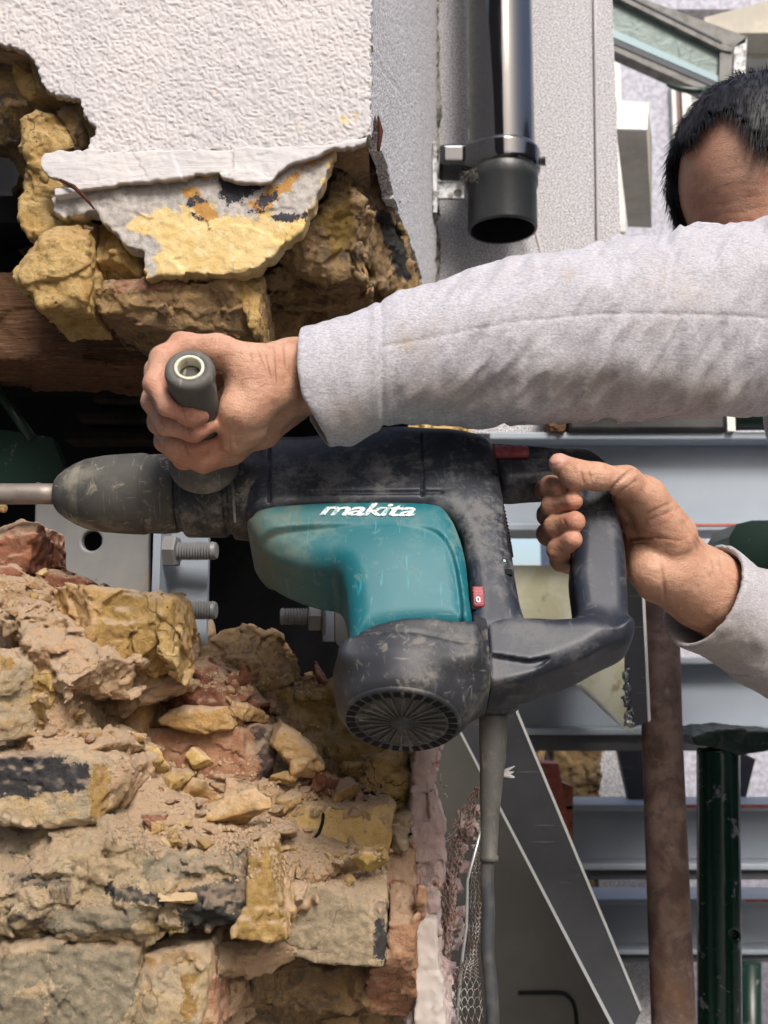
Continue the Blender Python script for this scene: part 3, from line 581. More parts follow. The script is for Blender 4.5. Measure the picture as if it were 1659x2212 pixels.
for x, y, Y in [(700, 1795, .882)]:   # curved crack in the buff brick
    pts = [W(a, b, .8825) for a, b in cr([(698, 1756), (697, 1775), (688, 1800), (672, 1818)], 4, False)]; obj('crack', tube(pts, [.0006] + [.0016] * (len(pts) - 2) + [.0006], 6), m_blk, lw)

# loose fragments and crumbs resting on the rubble
tv = []; tf = []; o_ = 0
for v, f in RUB: tv.append(v); tf.append(f + o_); o_ += len(v)
tv = np.concatenate(tv); tf = np.concatenate(tf); bvh = BVHTree.FromPolygons(tv.tolist(), tf.tolist())
def drop(px, py):
    r = ray(px, py); h_ = bvh.ray_cast(Vector(CC), Vector(r).normalized()); return h_[0], h_[1]
def rock(r, seed, n=3, el=(1, 1, 1)):
    f = lambda P: np.maximum.reduce([(P / np.array(el)) @ v - r * o for v, o in zip(dirs, offs)]) + r * .10 * fbm(P, r * .5, seed, 3)
    rs = np.random.RandomState(seed); dirs = rs.normal(size=(12, 3)); dirs /= np.linalg.norm(dirs, axis=1)[:, None]; offs = rs.uniform(.55, 1, 12)
    e = r * 1.7 * max(el); return nets(f, (-e,) * 3, (e,) * 3, r / 7.0, slack=r * .2)
frag_m = [m_tan, m_mort, m_yel, m_dred, m_smooth]
protos = {}
def frag(px, py, rpx, mi, seed, rot=None):
    loc, nr = drop(px, py)
    if loc is None: return
    if seed not in protos:
        rs = np.random.RandomState(seed); V, F = rock(.01, seed, el=(1.3, 1, rs.uniform(.6, .9))); o = obj('brick_fragment', (V, F), frag_m[mi]); protos[seed] = o
        o['_u'] = 0
    src = protos[seed]
    if src['_u'] == 0: o = src; src['_u'] = 1
    else: o = src.copy(); COL.objects.link(o)
    s = px2m(rpx, loc.y) / .0085; o.scale = (s, s, s); o.rotation_euler = rot or (random.uniform(-.5, .5), random.uniform(-.6, .6), random.uniform(0, 6.28))
    o.location = loc + Vector((0, -.15, .5)) * px2m(rpx, loc.y); return o
big = [(655, 1665, 26, 0, 201, 'tan brick chunk resting at the foot of the slanted slab'), (625, 1688, 18, 2, 202, 'yellow chunk just left of the tan chunk below the slanted slab'), (705, 1700, 22, 3, 203, 'red brick chip leaning among the tan chunks below the fan grille'),
       (752, 1720, 24, 0, 204, 'squarish orange-tan chunk on the buff brick below the fan grille'), (755, 1670, 18, 2, 205, 'small yellow chunk against the wall just below the fan grille'), (425, 1720, 30, 0, 206, 'tall tan lump below the red brick face on the rubble slope'),
       (480, 1770, 34, 0, 207, 'large blocky tan lump at the middle of the rubble slope'), (505, 1722, 26, 1, 208, 'pinkish lump under the lower right corner of the red brick'), (375, 1700, 20, 2, 209, 'yellow lump left of the tall tan lump on the slope'),
       (340, 1668, 22, 4, 210, 'flat tan flake under the left end of the red brick'), (430, 1648, 20, 4, 211, 'flat yellowish flake against the face of the red brick'), (620, 1745, 22, 0, 212, 'low tan lump on the left end of the buff brick'),
       (640, 1940, 26, 1, 213, 'pink mortar lump beside the orange broken brick end'), (410, 1950, 20, 4, 214, 'pale pointed mortar flake on the black patch of the wall'), (300, 1600, 16, 0, 215, 'brown nugget in the recess left of the red brick')]
for a in big:
    o = frag(*a[:5]); del protos[a[4]]
    if o: tag(o, a[5], 'brick fragment', 'broken brick chunks on the wall')
rs = np.random.RandomState(5); zones = [(560, 830, 1690, 1765), (300, 560, 1640, 1800), (570, 830, 1830, 1910), (60, 250, 1500, 1610), (430, 700, 1455, 1500), (0, 120, 1240, 1330), (330, 560, 1750, 1830)]
for i in range(60):
    z = zones[rs.randint(len(zones))]; o = frag(rs.uniform(z[0], z[1]), rs.uniform(z[2], z[3]), rs.uniform(5, 13), i % 5, 300 + i % 15)
    if o: tag(o, 'small loose chip of brick or mortar lying on the rubble slope of the broken wall', 'brick chip', 'small chips on the rubble slope')
cv = []; cf = []; o_ = 0
ico = [(0, 0, 1), (.94, 0, .33), (-.47, .82, .33), (-.47, -.82, .33), (.47, .5, -.5), (-.6, .1, -.6), (.4, -.7, -.5)]; icf = [(0, 1, 2), (0, 2, 3), (0, 3, 1), (1, 4, 2), (2, 4, 5), (2, 5, 3), (3, 5, 6), (3, 6, 1), (1, 6, 4), (4, 6, 5)]
zones += [(230, 560, 1640, 1840)] * 4 + [(560, 840, 1690, 1780)] * 3 + [(440, 830, 1790, 1910)] * 2 + [(0, 900, 1280, 2212)]
for i in range(7000):
    z = zones[rs.randint(len(zones))]; loc, nr = drop(rs.uniform(z[0], z[1]), rs.uniform(z[2], z[3]))
    if loc is None or nr.z < .15: continue
    r = px2m(1.2 + 4.6 * rs.rand() ** 2, loc.y)
    for v in ico: cv.append(np.array(loc) + (np.array(v) + rs.uniform(-.3, .3, 3)) * r * rs.uniform(.7, 1.3, 3))
    cf += [tuple(k + o_ for k in q) for q in icf]; o_ += 7
tag(obj('brick_crumbs', (np.array(cv), cf), m_mort, smooth=False), 'fine crumbs of mortar and brick dust strewn over the ledges of the broken wall', 'rubble', kind='stuff')
# ------------------------------------------------------------------ the rotary hammer
ROLL = math.radians(30); cR, sR = math.cos(ROLL), math.sin(ROLL)
TO = W(600, 1067, .85); TU = np.array([0, sR, cR]); TW = np.array([0, -cR, sR])
RT = np.stack([RX, TU, TW])                      # rows: tool axes in the world
def T2(px, py, w=0.0):
    p = hit(px, py, TO + TW * w, TW) - TO; return np.array([p @ RX, p @ TU])
def TL(px, py, w=0.0): q = T2(px, py, w); return np.array([q[0], q[1], w])
def toW(m): return np.asarray(m[0]) @ RT + TO, m[1]
def TP(crop, w=0.0): return np.array([T2(518.4 + .5208 * c[0], 907.2 + .5208 * c[1], c[2] if len(c) > 2 else w) for c in crop])

def plastic(name, c0, c1, dust, amt=.5, ro=.5, sc=1.0):
    q = M_(name, ro, 0, .45)
    c = q.mix(q.rng(q.noise(9, 4, .6), .35, .65), c0, c1); c = q.mix(q.rng(q.noise(1.0, 2, .5, 0, q.map((300, 1, 34), (0, .8, 0))), .66, .70, 0, .35), c, tuple(min(1, x * 3 + .05) for x in c0))
    d = q.math('MULTIPLY', q.rng(q.noise(28, 8, .80, .1), .47, .62), amt)
    d2 = q.math('MULTIPLY', q.rng(q.noise(7, 3, .6), .42, .62), 1.0); d = q.math('MULTIPLY', d, d2)
    sm = q.math('MULTIPLY', q.rng(q.noise(75, 5, .75, 1.2), .55, .66), amt * .55); d = q.math('MAXIMUM', d, sm)
    for rot, sx in (((0, .5, 0), (260, 1, 26)), ((0, -.35, 0), (22, 1, 300)), ((0, .95, 0), (24, 1, 260))):
        s_ = q.noise(1.0, 2, .5, 0, q.map(sx, rot)); d = q.math('MAXIMUM', d, q.math('MULTIPLY', q.rng(s_, .70, .745), q.math('MULTIPLY', q.rng(q.noise(30, 3), .42, .60), amt * .9)))
    q.col(q.mix(q.math('MULTIPLY', q.attr('grime'), q.rng(q.noise(60, 6, .75), .35, .6, .35, .85)), q.mix(d, c, dust), (.13, .13, .085))); q.ro(q.rng(d, 0, .5, ro, .85)); q.bump(q.noise(900, 2), .12, .0004); q.bump(q.noise(60, 4, .6), .12, .0008); return q.m
m_bk = plastic('black_scuffed_plastic', (.013, .017, .028), (.019, .024, .037), (.34, .33, .32), .34, .45)
m_bkd = plastic('dusty_black_plastic', (.018, .021, .028), (.030, .032, .038), (.42, .38, .31), .52, .5)
m_teal = plastic('teal_scuffed_plastic', (.004, .115, .145), (.005, .135, .165), (.30, .36, .30), .45, .52)
m_rubb = plastic('grey_rubber', (.055, .054, .050), (.10, .094, .08), (.36, .33, .26), .9, .75)
m_boot = plastic('boot_rubber', (.055, .054, .051), (.085, .081, .073), (.22, .20, .16), .5, .6)
m_hdl = plastic('dusty_grey_grip', (.085, .082, .075), (.13, .125, .112), (.30, .28, .24), .7, .7)
q = M_('chisel_steel', .55, .55, .5); q.col(q.mix(q.rng(q.noise(40, 4, .6, 0, q.map((.5, 1, 1))), .4, .65), (.30, .26, .23), (.20, .165, .14))); q.bump(q.noise(300, 3, .6, 0, q.map((.3, 1, 1))), .3, .0006); m_chis = q.m
q = M_('red_switch', .5, 0, .4); q.col(q.mix(q.rng(q.noise(90, 4), .4, .7), (.30, .055, .075), (.36, .10, .11))); m_redsw = q.m
q = M_('groove_black', .8, 0, .2); q.col((.008, .008, .010)); m_gro = q.m
q = M_('silver_lettering', .45, .1, .5); q.col(q.mix(q.rng(q.noise(220, 4, .7), .47, .60), (.70, .72, .72), (.16, .30, .33))); m_let = q.m
q = M_('green_lamp', .3); q.col((.1, .8, .15)); q.b.inputs['Emission Color'].default_value = (.15, 1, .2, 1); q.b.inputs['Emission Strength'].default_value = 1.6; m_led = q.m

tool = thing('rotary_hammer', 'scuffed teal and black rotary hammer drill held by both hands, pointing left', 'power drill', TO)
def tpart(name, m, mat, parent=tool, label=None, smooth=True):
    return obj(name, toW(m), mat, parent, label, smooth)
# -- outlines (each traced on the plane where that part's front face lies)
top_o = cr(TP([(20, 250), (40, 190), (80, 140, .02), (150, 100, .02), (260, 96, .02), (400, 84, .02), (520, 66, .02), (640, 54, .02), (780, 60, .02), (980, 70, .02), (1050, 110, .02), (1083, 190), (1108, 330), (1132, 470), (1150, 600), (1172, 720), (1196, 800), (1180, 860), (960, 870), (960, 700), (880, 380), (500, 350), (60, 370), (25, 330)], .035), 3)
D_top = Poly(top_o)
teal_o = cr(TP([(36, 372), (60, 346), (130, 326), (300, 312), (520, 307), (720, 309), (830, 322), (880, 370), (915, 445), (942, 550), (956, 690), (962, 824), (830, 828), (700, 834), (560, 852), (462, 884), (448, 810), (440, 764, .02), (412, 738, -.006), (330, 734, -.010), (250, 718, -.011), (150, 676, -.011), (85, 612, -.008), (44, 522, .005), (30, 430, .03)], .045), 3)
D_teal = Poly(teal_o)
rec_o = cr(TP([(40, 480), (80, 455), (160, 440), (300, 430), (520, 426), (700, 428), (790, 442), (850, 475), (895, 550), (925, 680), (935, 800), (900, 900), (440, 960), (420, 800), (250, 860), (60, 800), (10, 600)], .045), 3)
D_rec = Poly(rec_o)
bar_o = cr(TP([(930, 830), (1180, 812), (1300, 816), (1440, 812), (1500, 826), (1560, 850), (1592, 890, .0), (1592, 940, -.012), (1560, 990, -.017), (1420, 1082, -.017), (1280, 1140, -.017), (1150, 1185, -.017), (1000, 1210, -.017), (900, 1180, .0)], .026), 3)
D_bar = Poly(bar_o)
rail_o = cr(TP([(1000, 92), (1150, 92), (1320, 104), (1430, 106), (1500, 140), (1560, 220), (1520, 300), (1440, 322, -.01), (1320, 328, -.01), (1200, 334, -.01), (1110, 340, -.01), (1080, 240), (1040, 150)], .017), 3)
D_rail = Poly(rail_o)
grip_o = cr(TP([(1400, 230), (1520, 250), (1570, 360), (1600, 480), (1614, 640), (1614, 860), (1560, 900), (1440, 880), (1408, 800), (1392, 700), (1382, 600), (1392, 480), (1390, 330)], .018), 3)
D_grip = Poly(grip_o)
XS = TL(518.4 + .5208 * 1032, 1400, .03)[0]
# -- motor axis: runs down from the body
mc = TL(876, 1430, .0); MR = .0515
fan_c = TL(868, 1552, .014)
mtop = np.array([mc[0] + .002, TL(880, 1380)[1], .004]); mbot = np.array([fan_c[0], fan_c[1] - .0005, .010])
def motor(P, grow=0):
    ab = mbot - mtop; L = np.linalg.norm(ab); n = ab / L; t = (P - mtop) @ n; rad = np.linalg.norm(P - mtop - t[:, None] * n, axis=1)
    R_ = MR - .0080 * np.clip((t - L * .62) / (L * .38), 0, 1) ** 1.6
    a = rad - R_ + .007; b = np.abs(t - L / 2) - L / 2 + .007
    return np.minimum(np.maximum(a, b), 0) + np.sqrt(np.maximum(a, 0) ** 2 + np.maximum(b, 0) ** 2) - .007
def f_top(P):
    hw = .036 - .010 * np.clip((P[:, 0] - .145) / .05, 0, 1)
    d = extr(D_top(P[:, 0], P[:, 1]), P[:, 2] * .036 / hw, .036, .013)
    d = smax(d, -(extr(D_teal(P[:, 0], P[:, 1]) - .0006, P[:, 2] - .05, .034, .001)), .001)
    # seams
    for a, b, wd in ((TL(518.4 + .5208 * 757, 907.2 + .5208 * 60, .036), TL(518.4 + .5208 * 757, 907.2 + .5208 * 310, .036), .0007), (TL(582, 970, .036), TL(582, 1080, .036), .0007), (TL(518.4 + .5208 * 300, 907.2 + .5208 * 298, .036), TL(518.4 + .5208 * 835, 907.2 + .5208 * 296, .036), .0011)):
        q_ = P - a; ab = b - a; t = np.clip(q_ @ ab / (ab @ ab), 0, 1); e = np.linalg.norm((q_ - t[:, None] * ab)[:, :2], axis=1); d = d + np.where(P[:, 2] > 0, .0030 * np.exp(-(e / (wd * 1.3)) ** 2), 0)
    # recess of the red switch and the vent bank
    return d
V, F = nets(f_top, (-.05, -.19, -.045), (.26, .075, .045), .0013); tpart('housing', (V, F), m_bk)
def f_teal(P):
    dt = D_teal(P[:, 0], P[:, 1]); dr = D_rec(P[:, 0], P[:, 1]); ins = np.clip(-dr / .0035, 0, 1); ins = ins * ins * (3 - 2 * ins)
    bul = .010 * np.exp(-((P[:, 1] + .085) / .05) ** 2) * np.exp(-((P[:, 0] - .09) / .06) ** 2)
    hw = .045 - .0085 * ins + bul * ins
    rr = .017 + 0 * hw
    a = dt + rr; b = np.abs(P[:, 2]) - hw + rr
    d = np.minimum(np.maximum(a, b), 0) + np.sqrt(np.maximum(a, 0) ** 2 + np.maximum(b, 0) ** 2) - rr
    return d
V, F = nets(f_teal, (-.05, -.20, -.06), (.20, .05, .062), .0013); gc = obj('gear_cover', toW((V, F)), m_teal, tool, masks={'grime': np.clip(np.exp(-((V[:, 0] + .02) / .05) ** 2 - ((V[:, 1] + .065) / .035) ** 2) * 1.2, 0, 1)})
D_tri = Poly(TP([(1040, 975), (1200, 1000), (1290, 985), (1200, 1060), (1050, 1120)], .028)); 
# handle: rail on top, D-grip behind
def f_hdl(P):
    a = extr(D_rail(P[:, 0], P[:, 1]), P[:, 2], .019, .009); b = extr(D_grip(P[:, 0], P[:, 1]), P[:, 2], .0195, .012)
    c = extr(D_bar(P[:, 0], P[:, 1]), P[:, 2] - .002, .029, .012); c = smax(c, XS + .0004 - P[:, 0], .0015); c = smax(c, -(extr(D_tri(P[:, 0], P[:, 1]), P[:, 2] - .034, .008, .002)), .001)
    d = smin(smin(a, b, .008), c, .018)
    rec = boxd(P, TL(518.4 + .5208 * 1160, 907.2 + .5208 * 128, .019), (.036, .0085, .004), None, .003)
    return smax(d, -rec, .001)
V, F = nets(f_hdl, (.10, -.235, -.045), (.34, .07, .045), .0014); hd = tpart('rear_handle', (V, F), m_bk)
V, F = nets(lambda P: boxd(P, TL(518.4 + .5208 * 1118, 907.2 + .5208 * 134, .018), (.0165, .0060, .0045), None, .004) + .0005 * np.cos((P[:, 0]) * 900) * (P[:, 2] > .02), (.15, .0, .005), (.27, .09, .03), .0010); tpart('lock_button', (V, F), m_redsw, hd)
cut = 907.2 + .5208 * 868
mbox_o = cr(TP([(452, 893), (560, 856), (700, 838), (840, 832), (975, 828), (1000, 880), (1000, 960), (980, 1005), (840, 1015), (640, 1015), (470, 1010), (414, 985), (406, 945), (424, 908)], .048), 3); D_mb = Poly(mbox_o)
def f_mot(P):
    bx = extr(D_mb(P[:, 0], P[:, 1]), P[:, 2] - .001, .050, .007); br = extr(D_bar(P[:, 0], P[:, 1]), P[:, 2] - .002, .029, .012)
    d = smax(smin(smin(bx, motor(P), .010), br, .022), P[:, 0] - XS, .0015)
    d = smax(d, -(f_teal_open(P)), .001)
    # lip line around the motor and the triangular dusty recess
    lip = mtop + (mbot - mtop) * .45; n = (mbot - mtop) / np.linalg.norm(mbot - mtop); t = (P - lip) @ n
    d = d + .0010 * np.exp(-(t / .0012) ** 2)
    return d
teal_cut = TP([(200, 0), (978, 0), (978, 826), (830, 830), (700, 836), (560, 856), (455, 892), (380, 940), (200, 1000)], .053); D_tc = Poly(teal_cut)
def f_teal_open(P): return D_tc(P[:, 0], P[:, 1]) + .0006 + 0 * P[:, 2]
V, F = nets(f_mot, (.02, mbot[1] - .02, -.075), (.31, -.07, .075), .0014); mot = tpart('motor_housing', (V, F), m_bkd)
# vent louvres along the rear edge of the housing, led, dial
vp = cr(np.array([(1060, 262), (1085, 330), (1104, 420), (1118, 500), (1124, 545)]) - [10, 0], 6, False)
for i in range(2, len(vp), 1):
    x, y = vp[i]; a = TL(518.4 + .5208 * (x - 4), 907.2 + .5208 * y, .0235); b = TL(518.4 + .5208 * (x + 16), 907.2 + .5208 * (y + 26), .0185)
    tpart('vent_slot', tube([a + [0, 0, .001], b + [0, 0, .001]], .0011, 6), m_gro)
for (x, y) in ((1053, 220), (1110, 634)):
    a = TL(518.4 + .5208 * x, 907.2 + .5208 * y, .0262); tpart('indicator_window', (lambda v: (v[0], v[1]))(nets(lambda P: boxd(P, a, (.0035, .0028, .002), None, .001), a - .008, a + .008, .0007)), m_gro)
a = TL(518.4 + .5208 * 1088, 907.2 + .5208 * 586, .0268); tpart('indicator_lamp', nets(lambda P: ellip(P, a, (.0028, .0020, .0014)), a - .005, a + .005, .0006), m_led)
a = TL(518.4 + .5208 * 987, 907.2 + .5208 * 748, .0275)
tpart('dial_slot', nets(lambda P: boxd(P, a, (.0058, .0105, .0042), None, .001), a - .016, a + .016, .0009), m_gro)
dl = tpart('speed_dial', nets(lambda P: boxd(P, a + [0, 0, .0018], (.0042, .0088, .0045), None, .0012) - .0003 * np.cos(P[:, 1] * 2200), a - .016, a + .018, .0007), m_redsw)
# fan grille
fa, fb, fn = frame_of(mbot - mtop)
def ring(c, r, n_, ang0=0): return [c + (fa * math.cos(ang0 + 2 * math.pi * i / n_) + fb * math.sin(ang0 + 2 * math.pi * i / n_)) * r for i in range(n_)]
fc = mbot + fn * .0002
gr = tpart('fan_grille', lathe(fc - fn * .004, fn, [(0, .0420), (.0030, .0420), (.0040, .0410), (.0044, .0400), (.0044, .0320), (.0036, .0310), (.0012, .0305), (.0012, .008), (.0058, .0075), (.0066, .004), (.0066, .0005)], 64), m_bkd)
sl = []
for i in range(30):
    t = 2 * math.pi * i / 30; u = fa * math.cos(t) + fb * math.sin(t); v = np.cross(fn, u); c = fc + u * .0363 + fn * -.0006
    A = [c + u * sx * .0032 + v * sy * .0025 + fn * .0015 for sx, sy in ((-1, -1), (1, -1), (1, 1), (-1, 1))]; sl.append(prism(A, -fn * .002))
tpart('grille_slots', join(*sl), m_gro, gr, smooth=False)
tpart('grille_floor', lathe(fc - fn * .0030, fn, [(0, .0305), (.0002, .0305)], 48), m_gro, gr)
sp = []
for i in range(24):
    t = 2 * math.pi * i / 24; u = fa * math.cos(t) + fb * math.sin(t); v = np.cross(fn, u)
    A = [fc + u * .006 - v * .0003 + fn * .0012, fc + u * .0312 - v * .0007 + fn * .0012, fc + u * .0312 + v * .0007 + fn * .0012, fc + u * .006 + v * .0003 + fn * .0012]; sp.append(prism(A, -fn * .003))
tpart('grille_ribs', join(*sp), m_rubb, gr, smooth=False)
a, b = TL(518.4 + .5208 * 578, 907.2 + .5208 * 868, .049), TL(518.4 + .5208 * 758, 907.2 + .5208 * 860, .050)
a[2] = b[2] = .0525; tpart('raised_strip', nets(lambda P: cone(P, a, b, .0016, .0016), np.minimum(a, b) - .004, np.maximum(a, b) + .004, .0007), m_bkd)
# nose, chuck, chisel (axis along the tool)
def tx(px): return (px - 829.5) * .85 / FP - TO[0]
def rp(r): return px2m(r, .85)
def rev(prof, n=64): return lathe((tx(prof[0][0]), 0, 0), (1, 0, 0), [(tx(x) - tx(prof[0][0]), rp(r)) for x, r in prof], n)
tpart('nose', rev([(380, 74), (386, 80), (414, 82), (416, 74), (420, 84), (496, 88), (502, 92), (506, 100), (540, 104), (560, 98), (600, 90)]), m_bkd)
tpart('chuck', rev([(113, 24), (114, 34), (120, 42), (135, 54), (155, 66), (178, 76), (180, 74.5), (182, 77), (220, 84), (270, 88), (306, 89.5), (312, 88), (314, 84), (318, 86), (352, 88), (358, 87), (376, 86), (382, 84), (384, 76)]), m_rubb)
tpart('dust_ring', rev([(382, 74), (384, 82), (396, 83.5), (412, 82), (414, 74)]), m_bkd)
tpart('chisel', rev([(-330, 6), (-300, 20), (-240, 23), (80, 23), (118, 23)]), m_chis)
b0 = np.array([tx(528), -.002, rp(92)]); tpart('selector_knob', nets(lambda P: ellip(P, b0, (.0075, .0105, .008)), b0 - .014, b0 + .014, .0011), m_bk)
a = TL(500, 1018, .036); tpart('clamp_edge', tube([TL(498, 1010, .034), TL(503, 1060, .0365), TL(508, 1130, .034)], .0012, 6), m_hdl)
# side handle with its clamp
hb_w = W(441, 1002, .803); he_w = W(409, 795, .682); hd_ = he_w - hb_w; hl_ = np.linalg.norm(hd_); hu = hd_ / hl_
def wl_(p): return p
sh = obj('side_handle', lathe(hb_w, hd_, [(-.004, .020), (-.003, .0260), (.0, .0278), (.003, .0278), (.008, .024), (.016, .0185), (.024, .0165), (hl_ * .5, .0172), (hl_ * .8, .0168), (hl_ - .016, .0164), (hl_ - .006, .0176), (hl_ - .002, .0168), (hl_, .0150), (hl_ + .0004, .0105), (hl_ - .012, .0090)], 56), m_hdl, tool)
q = M_('pale_plastic_ring', .5); q.col(q.mix(q.rng(q.noise(120, 4, .7), .5, .7), (.62, .60, .47), (.36, .34, .27))); m_ring = q.m
obj('end_ring', lathe(he_w - hu * .004, hd_, [(0, .0104), (.0048, .0104), (.0053, .0099), (.0053, .0084), (.0040, .0080), (-.012, .0076)], 48, False), m_ring, sh)
obj('end_plug', lathe(he_w - hu * .010, hd_, [(0, .0078), (.002, .0078), (.003, .003), (.0034, .0005)], 32), m_rubb, sh)
cl_c = toW((np.array([[tx(450), 0, 0]]), None))[0][0]
obj('handle_clamp', nets(lambda P: np.maximum(cyl(P, cl_c - RX * .021, cl_c + RX * .016, .037, .004), -cyl(P, cl_c - RX * .03, cl_c + RX * .03, .030)), cl_c - .05, cl_c + .05, .0014), m_bkd, tool)
# power cord with its boot
bt = [W(1066, 1520, .79), W(1066, 1560, .79), W(1064, 1640, .79), W(1058, 1760, .79), W(1056, 1846, .79)]
cd = obj('cord_boot', tube([bt[0]] + bt + [bt[-1] + [0, 0, -.001], bt[-1] - [0, 0, .004], bt[-1] - [0, 0, .0045]], [.005, .0115, .0110, .0098, .0072, .0062, .0072, .0072, .005], 24), m_boot, tool)
cp = cr([W(1056, 1840, .79), W(1052, 1900, .79), W(1055, 1965, .79), W(1053, 2050, .79), W(1060, 2130, .79), W(1064, 2212, .79), W(1070, 2500, .80), W(1060, 3000, .84), W(1000, 3600, .9)], 6, False)
q = M_('grey_cord', .5); q.col(q.mix(q.rng(q.noise(60, 4), .4, .7), (.045, .048, .053), (.10, .095, .085))); m_cord = q.m
obj('power_cord', tube(cp, .0050, 16), m_cord, cd)
bs = T2(1068, 1500, .0); s0 = toW((np.array([[bs[0], bs[1] + .012, .014]]), None))[0][0]
obj('cord_socket', tube([W(1068, 1478, .80), W(1068, 1500, .795), W(1067, 1528, .79), W(1067, 1540, .79)], [.021, .0205, .0185, .015], 28), m_bk, tool)
# raised lettering on the cover
def text(body, size, mat, parent, M, name, ext=.0006, shear=0, off=0, align='CENTER'):
    cu = bpy.data.curves.new(name, 'FONT'); cu.body = body; cu.size = size; cu.extrude = ext; cu.shear = shear; cu.offset = off; cu.align_x = align; cu.bevel_depth = .0002; cu.space_character = .93
    t = bpy.data.objects.new(name, cu); COL.objects.link(t); bpy.context.view_layer.update()
    me = bpy.data.meshes.new_from_object(t.evaluated_get(bpy.context.evaluated_depsgraph_get())); bpy.data.objects.remove(t)
    V = np.array([M @ v.co for v in me.vertices]); Fs = [tuple(p.vertices) for p in me.polygons]
    return obj(name, (V, Fs), mat, parent, smooth=False)
def TM(px, py, w, rot=0, sx=1):
    c = TO + RT.T @ TL(px, py, w); M = Matrix.Translation(Vector(c)) @ Matrix([[*r] for r in RT.T.tolist()]).to_4x4() @ Matrix.Rotation(rot, 4, 'Z') @ Matrix.Diagonal((sx, 1, 1, 1)); return M
text('makita', .0172, m_let, tool, TM(790, 1114, .0452, -.012, 1.72), 'logo', shear=.35, off=.00022)
text('0', .007, m_let, dl, TM(1033, 1302, a[2] * 0 + .0342), 'dial_mark')
# ------------------------------------------------------------------ pebbledashed wall, drainpipe, cable, house behind
YF = 1.49; XI = W(944, 500, YF)[0]
fw = thing('pebbledash_wall', 'grey pebbledashed wall standing on the steel beam behind the black drainpipe', 'wall', W(1140, 900, YF))
xr = W(1333, 300, YF)[0]; zb = W(1180, 936, YF)[2]
obj('wall_face', box((XI, YF, zb), (xr, YF + .30, 2.7)), m_peb, fw, smooth=False)
q = M_('inner_corner_shade', .9); q.col(q.mix(q.rng(q.noise(60, 5, .7), .4, .6), (.07, .065, .05), (.30, .28, .26))); m_cshd = q.m  # inner corner shade painted as a dark mottled strip
V, F = rough([(938, -40), (948, -40), (952, 200), (946, 400), (950, 600), (944, 700), (936, 700), (940, 420), (936, 200)], YF - .006, .006, rnd=.001, amp=.002, size=.02, h=.002, seed=120); obj('corner_shade_strip', (V, F), m_cshd, fw)
q = M_('grey_pvc', .5); q.col((.42, .39, .40)); m_wire = q.m
wr = thing('wall_cable', 'thin pale cable running straight down the pebbledashed wall', 'cable', W(1285, 100, YF)); obj('cable', tube([W(1284, -60, YF - .004), W(1286, 100, YF - .004), W(1292, 540, YF - .004), W(1296, 900, YF - .004)], .0026, 8), m_wire, wr)
wr = thing('loose_wire', 'short grey wire hanging from behind the open end of the drainpipe', 'wire', W(1155, 500, 1.45)); obj('wire', tube(cr([W(1140, 440, 1.46), W(1158, 505, 1.455), W(1168, 545, 1.45), W(1176, 620, 1.45), W(1180, 700, 1.46)], 5, False), .0030, 8), m_wire, wr)
q = M_('gloss_black_pipe', .1, 0, .6); c = q.mix(q.rng(q.noise(25, 5, .7), .55, .75), (.006, .006, .008), (.016, .016, .016)); q.col(c); q.ro(q.rng(q.noise(40, 4, .6, 0, q.map((1, 1, .15))), .35, .7, .05, .16)); q.bump(q.noise(40, 3, .6, 0, q.map((1, 1, .1))), .12, .002); q.b.inputs['Coat Weight'].default_value = .5; q.b.inputs['Coat Roughness'].default_value = .04; q.b.inputs['Specular IOR Level'].default_value = .9; m_pipe = q.m
q = M_('mossy_black_collar', .4, 0, .5); c = q.mix(q.math('MULTIPLY', q.rng(q.noise(90, 5, .7), .48, .6), q.rng(q.nz(), -.3, .6)), (.022, .025, .028), (.10, .095, .05)); q.col(c); q.bump(q.noise(150, 4), .4, .001); m_col = q.m
PY = 1.405; pc = W(1084, 380, PY); pr = px2m(77, PY)
dp = thing('drainpipe', 'glossy black drainpipe ending in an open socket above the sleeve', 'pipe', (pc[0], PY, W(1084, 500, PY)[2]))
zt = W(1084, 345, PY)[2]; z1 = W(1084, 392, PY)[2]; z2 = W(1084, 498, PY)[2]
obj('pipe', lathe((pc[0], PY, zt - .02), (0, 0, 1), [(0, pr), (1.4, pr)], 64, False), m_pipe, dp)
obj('socket', lathe((pc[0], PY, z2), (0, 0, 1), [(.0, pr * .94), (0, pr * 1.0), (.003, pr * 1.02), (z1 - z2 - .012, pr * 1.02), (z1 - z2 - .008, pr * 1.07), (z1 - z2 + .012, pr * 1.07), (z1 - z2 + .02, pr * .98)], 64, False), m_col, dp)
q = M_('pipe_inside', .8, 0, .2); q.col((.01, .01, .012)); obj('socket_bore', lathe((pc[0], PY, z2 + .0005), (0, 0, 1), [(0, pr * .94), (.25, pr * .9), (.251, .001)], 48, False), q.m, dp)
zc0, zc1 = W(1084, 385, PY)[2], W(1084, 330, PY)[2]; xl = W(948, 350, PY)[0]
def f_cl(P):
    d = cyl(P, (pc[0], PY, zc0 + .004), (pc[0], PY, zc1 + .002), pr * 1.15, .008)
    b = boxd(P, ((xl + pc[0]) / 2, PY + .0, (zc0 + zc1) / 2 + .004), ((pc[0] - xl) / 2, .030, .0155), None, .006)
    return smin(d, b, .01)
cb = obj('bracket', nets(f_cl, (xl - .02, PY - .08, zc0 - .02), (pc[0] + .08, PY + .08, zc1 + .03), .0016), m_pipe, dp)
b0 = np.array([pc[0] + pr * 1.13, PY - .012, (zc0 + zc1) / 2]); obj('bolt', hexagon(b0, (1, -.2, 0), .0065, .007), m_col, cb, smooth=False)
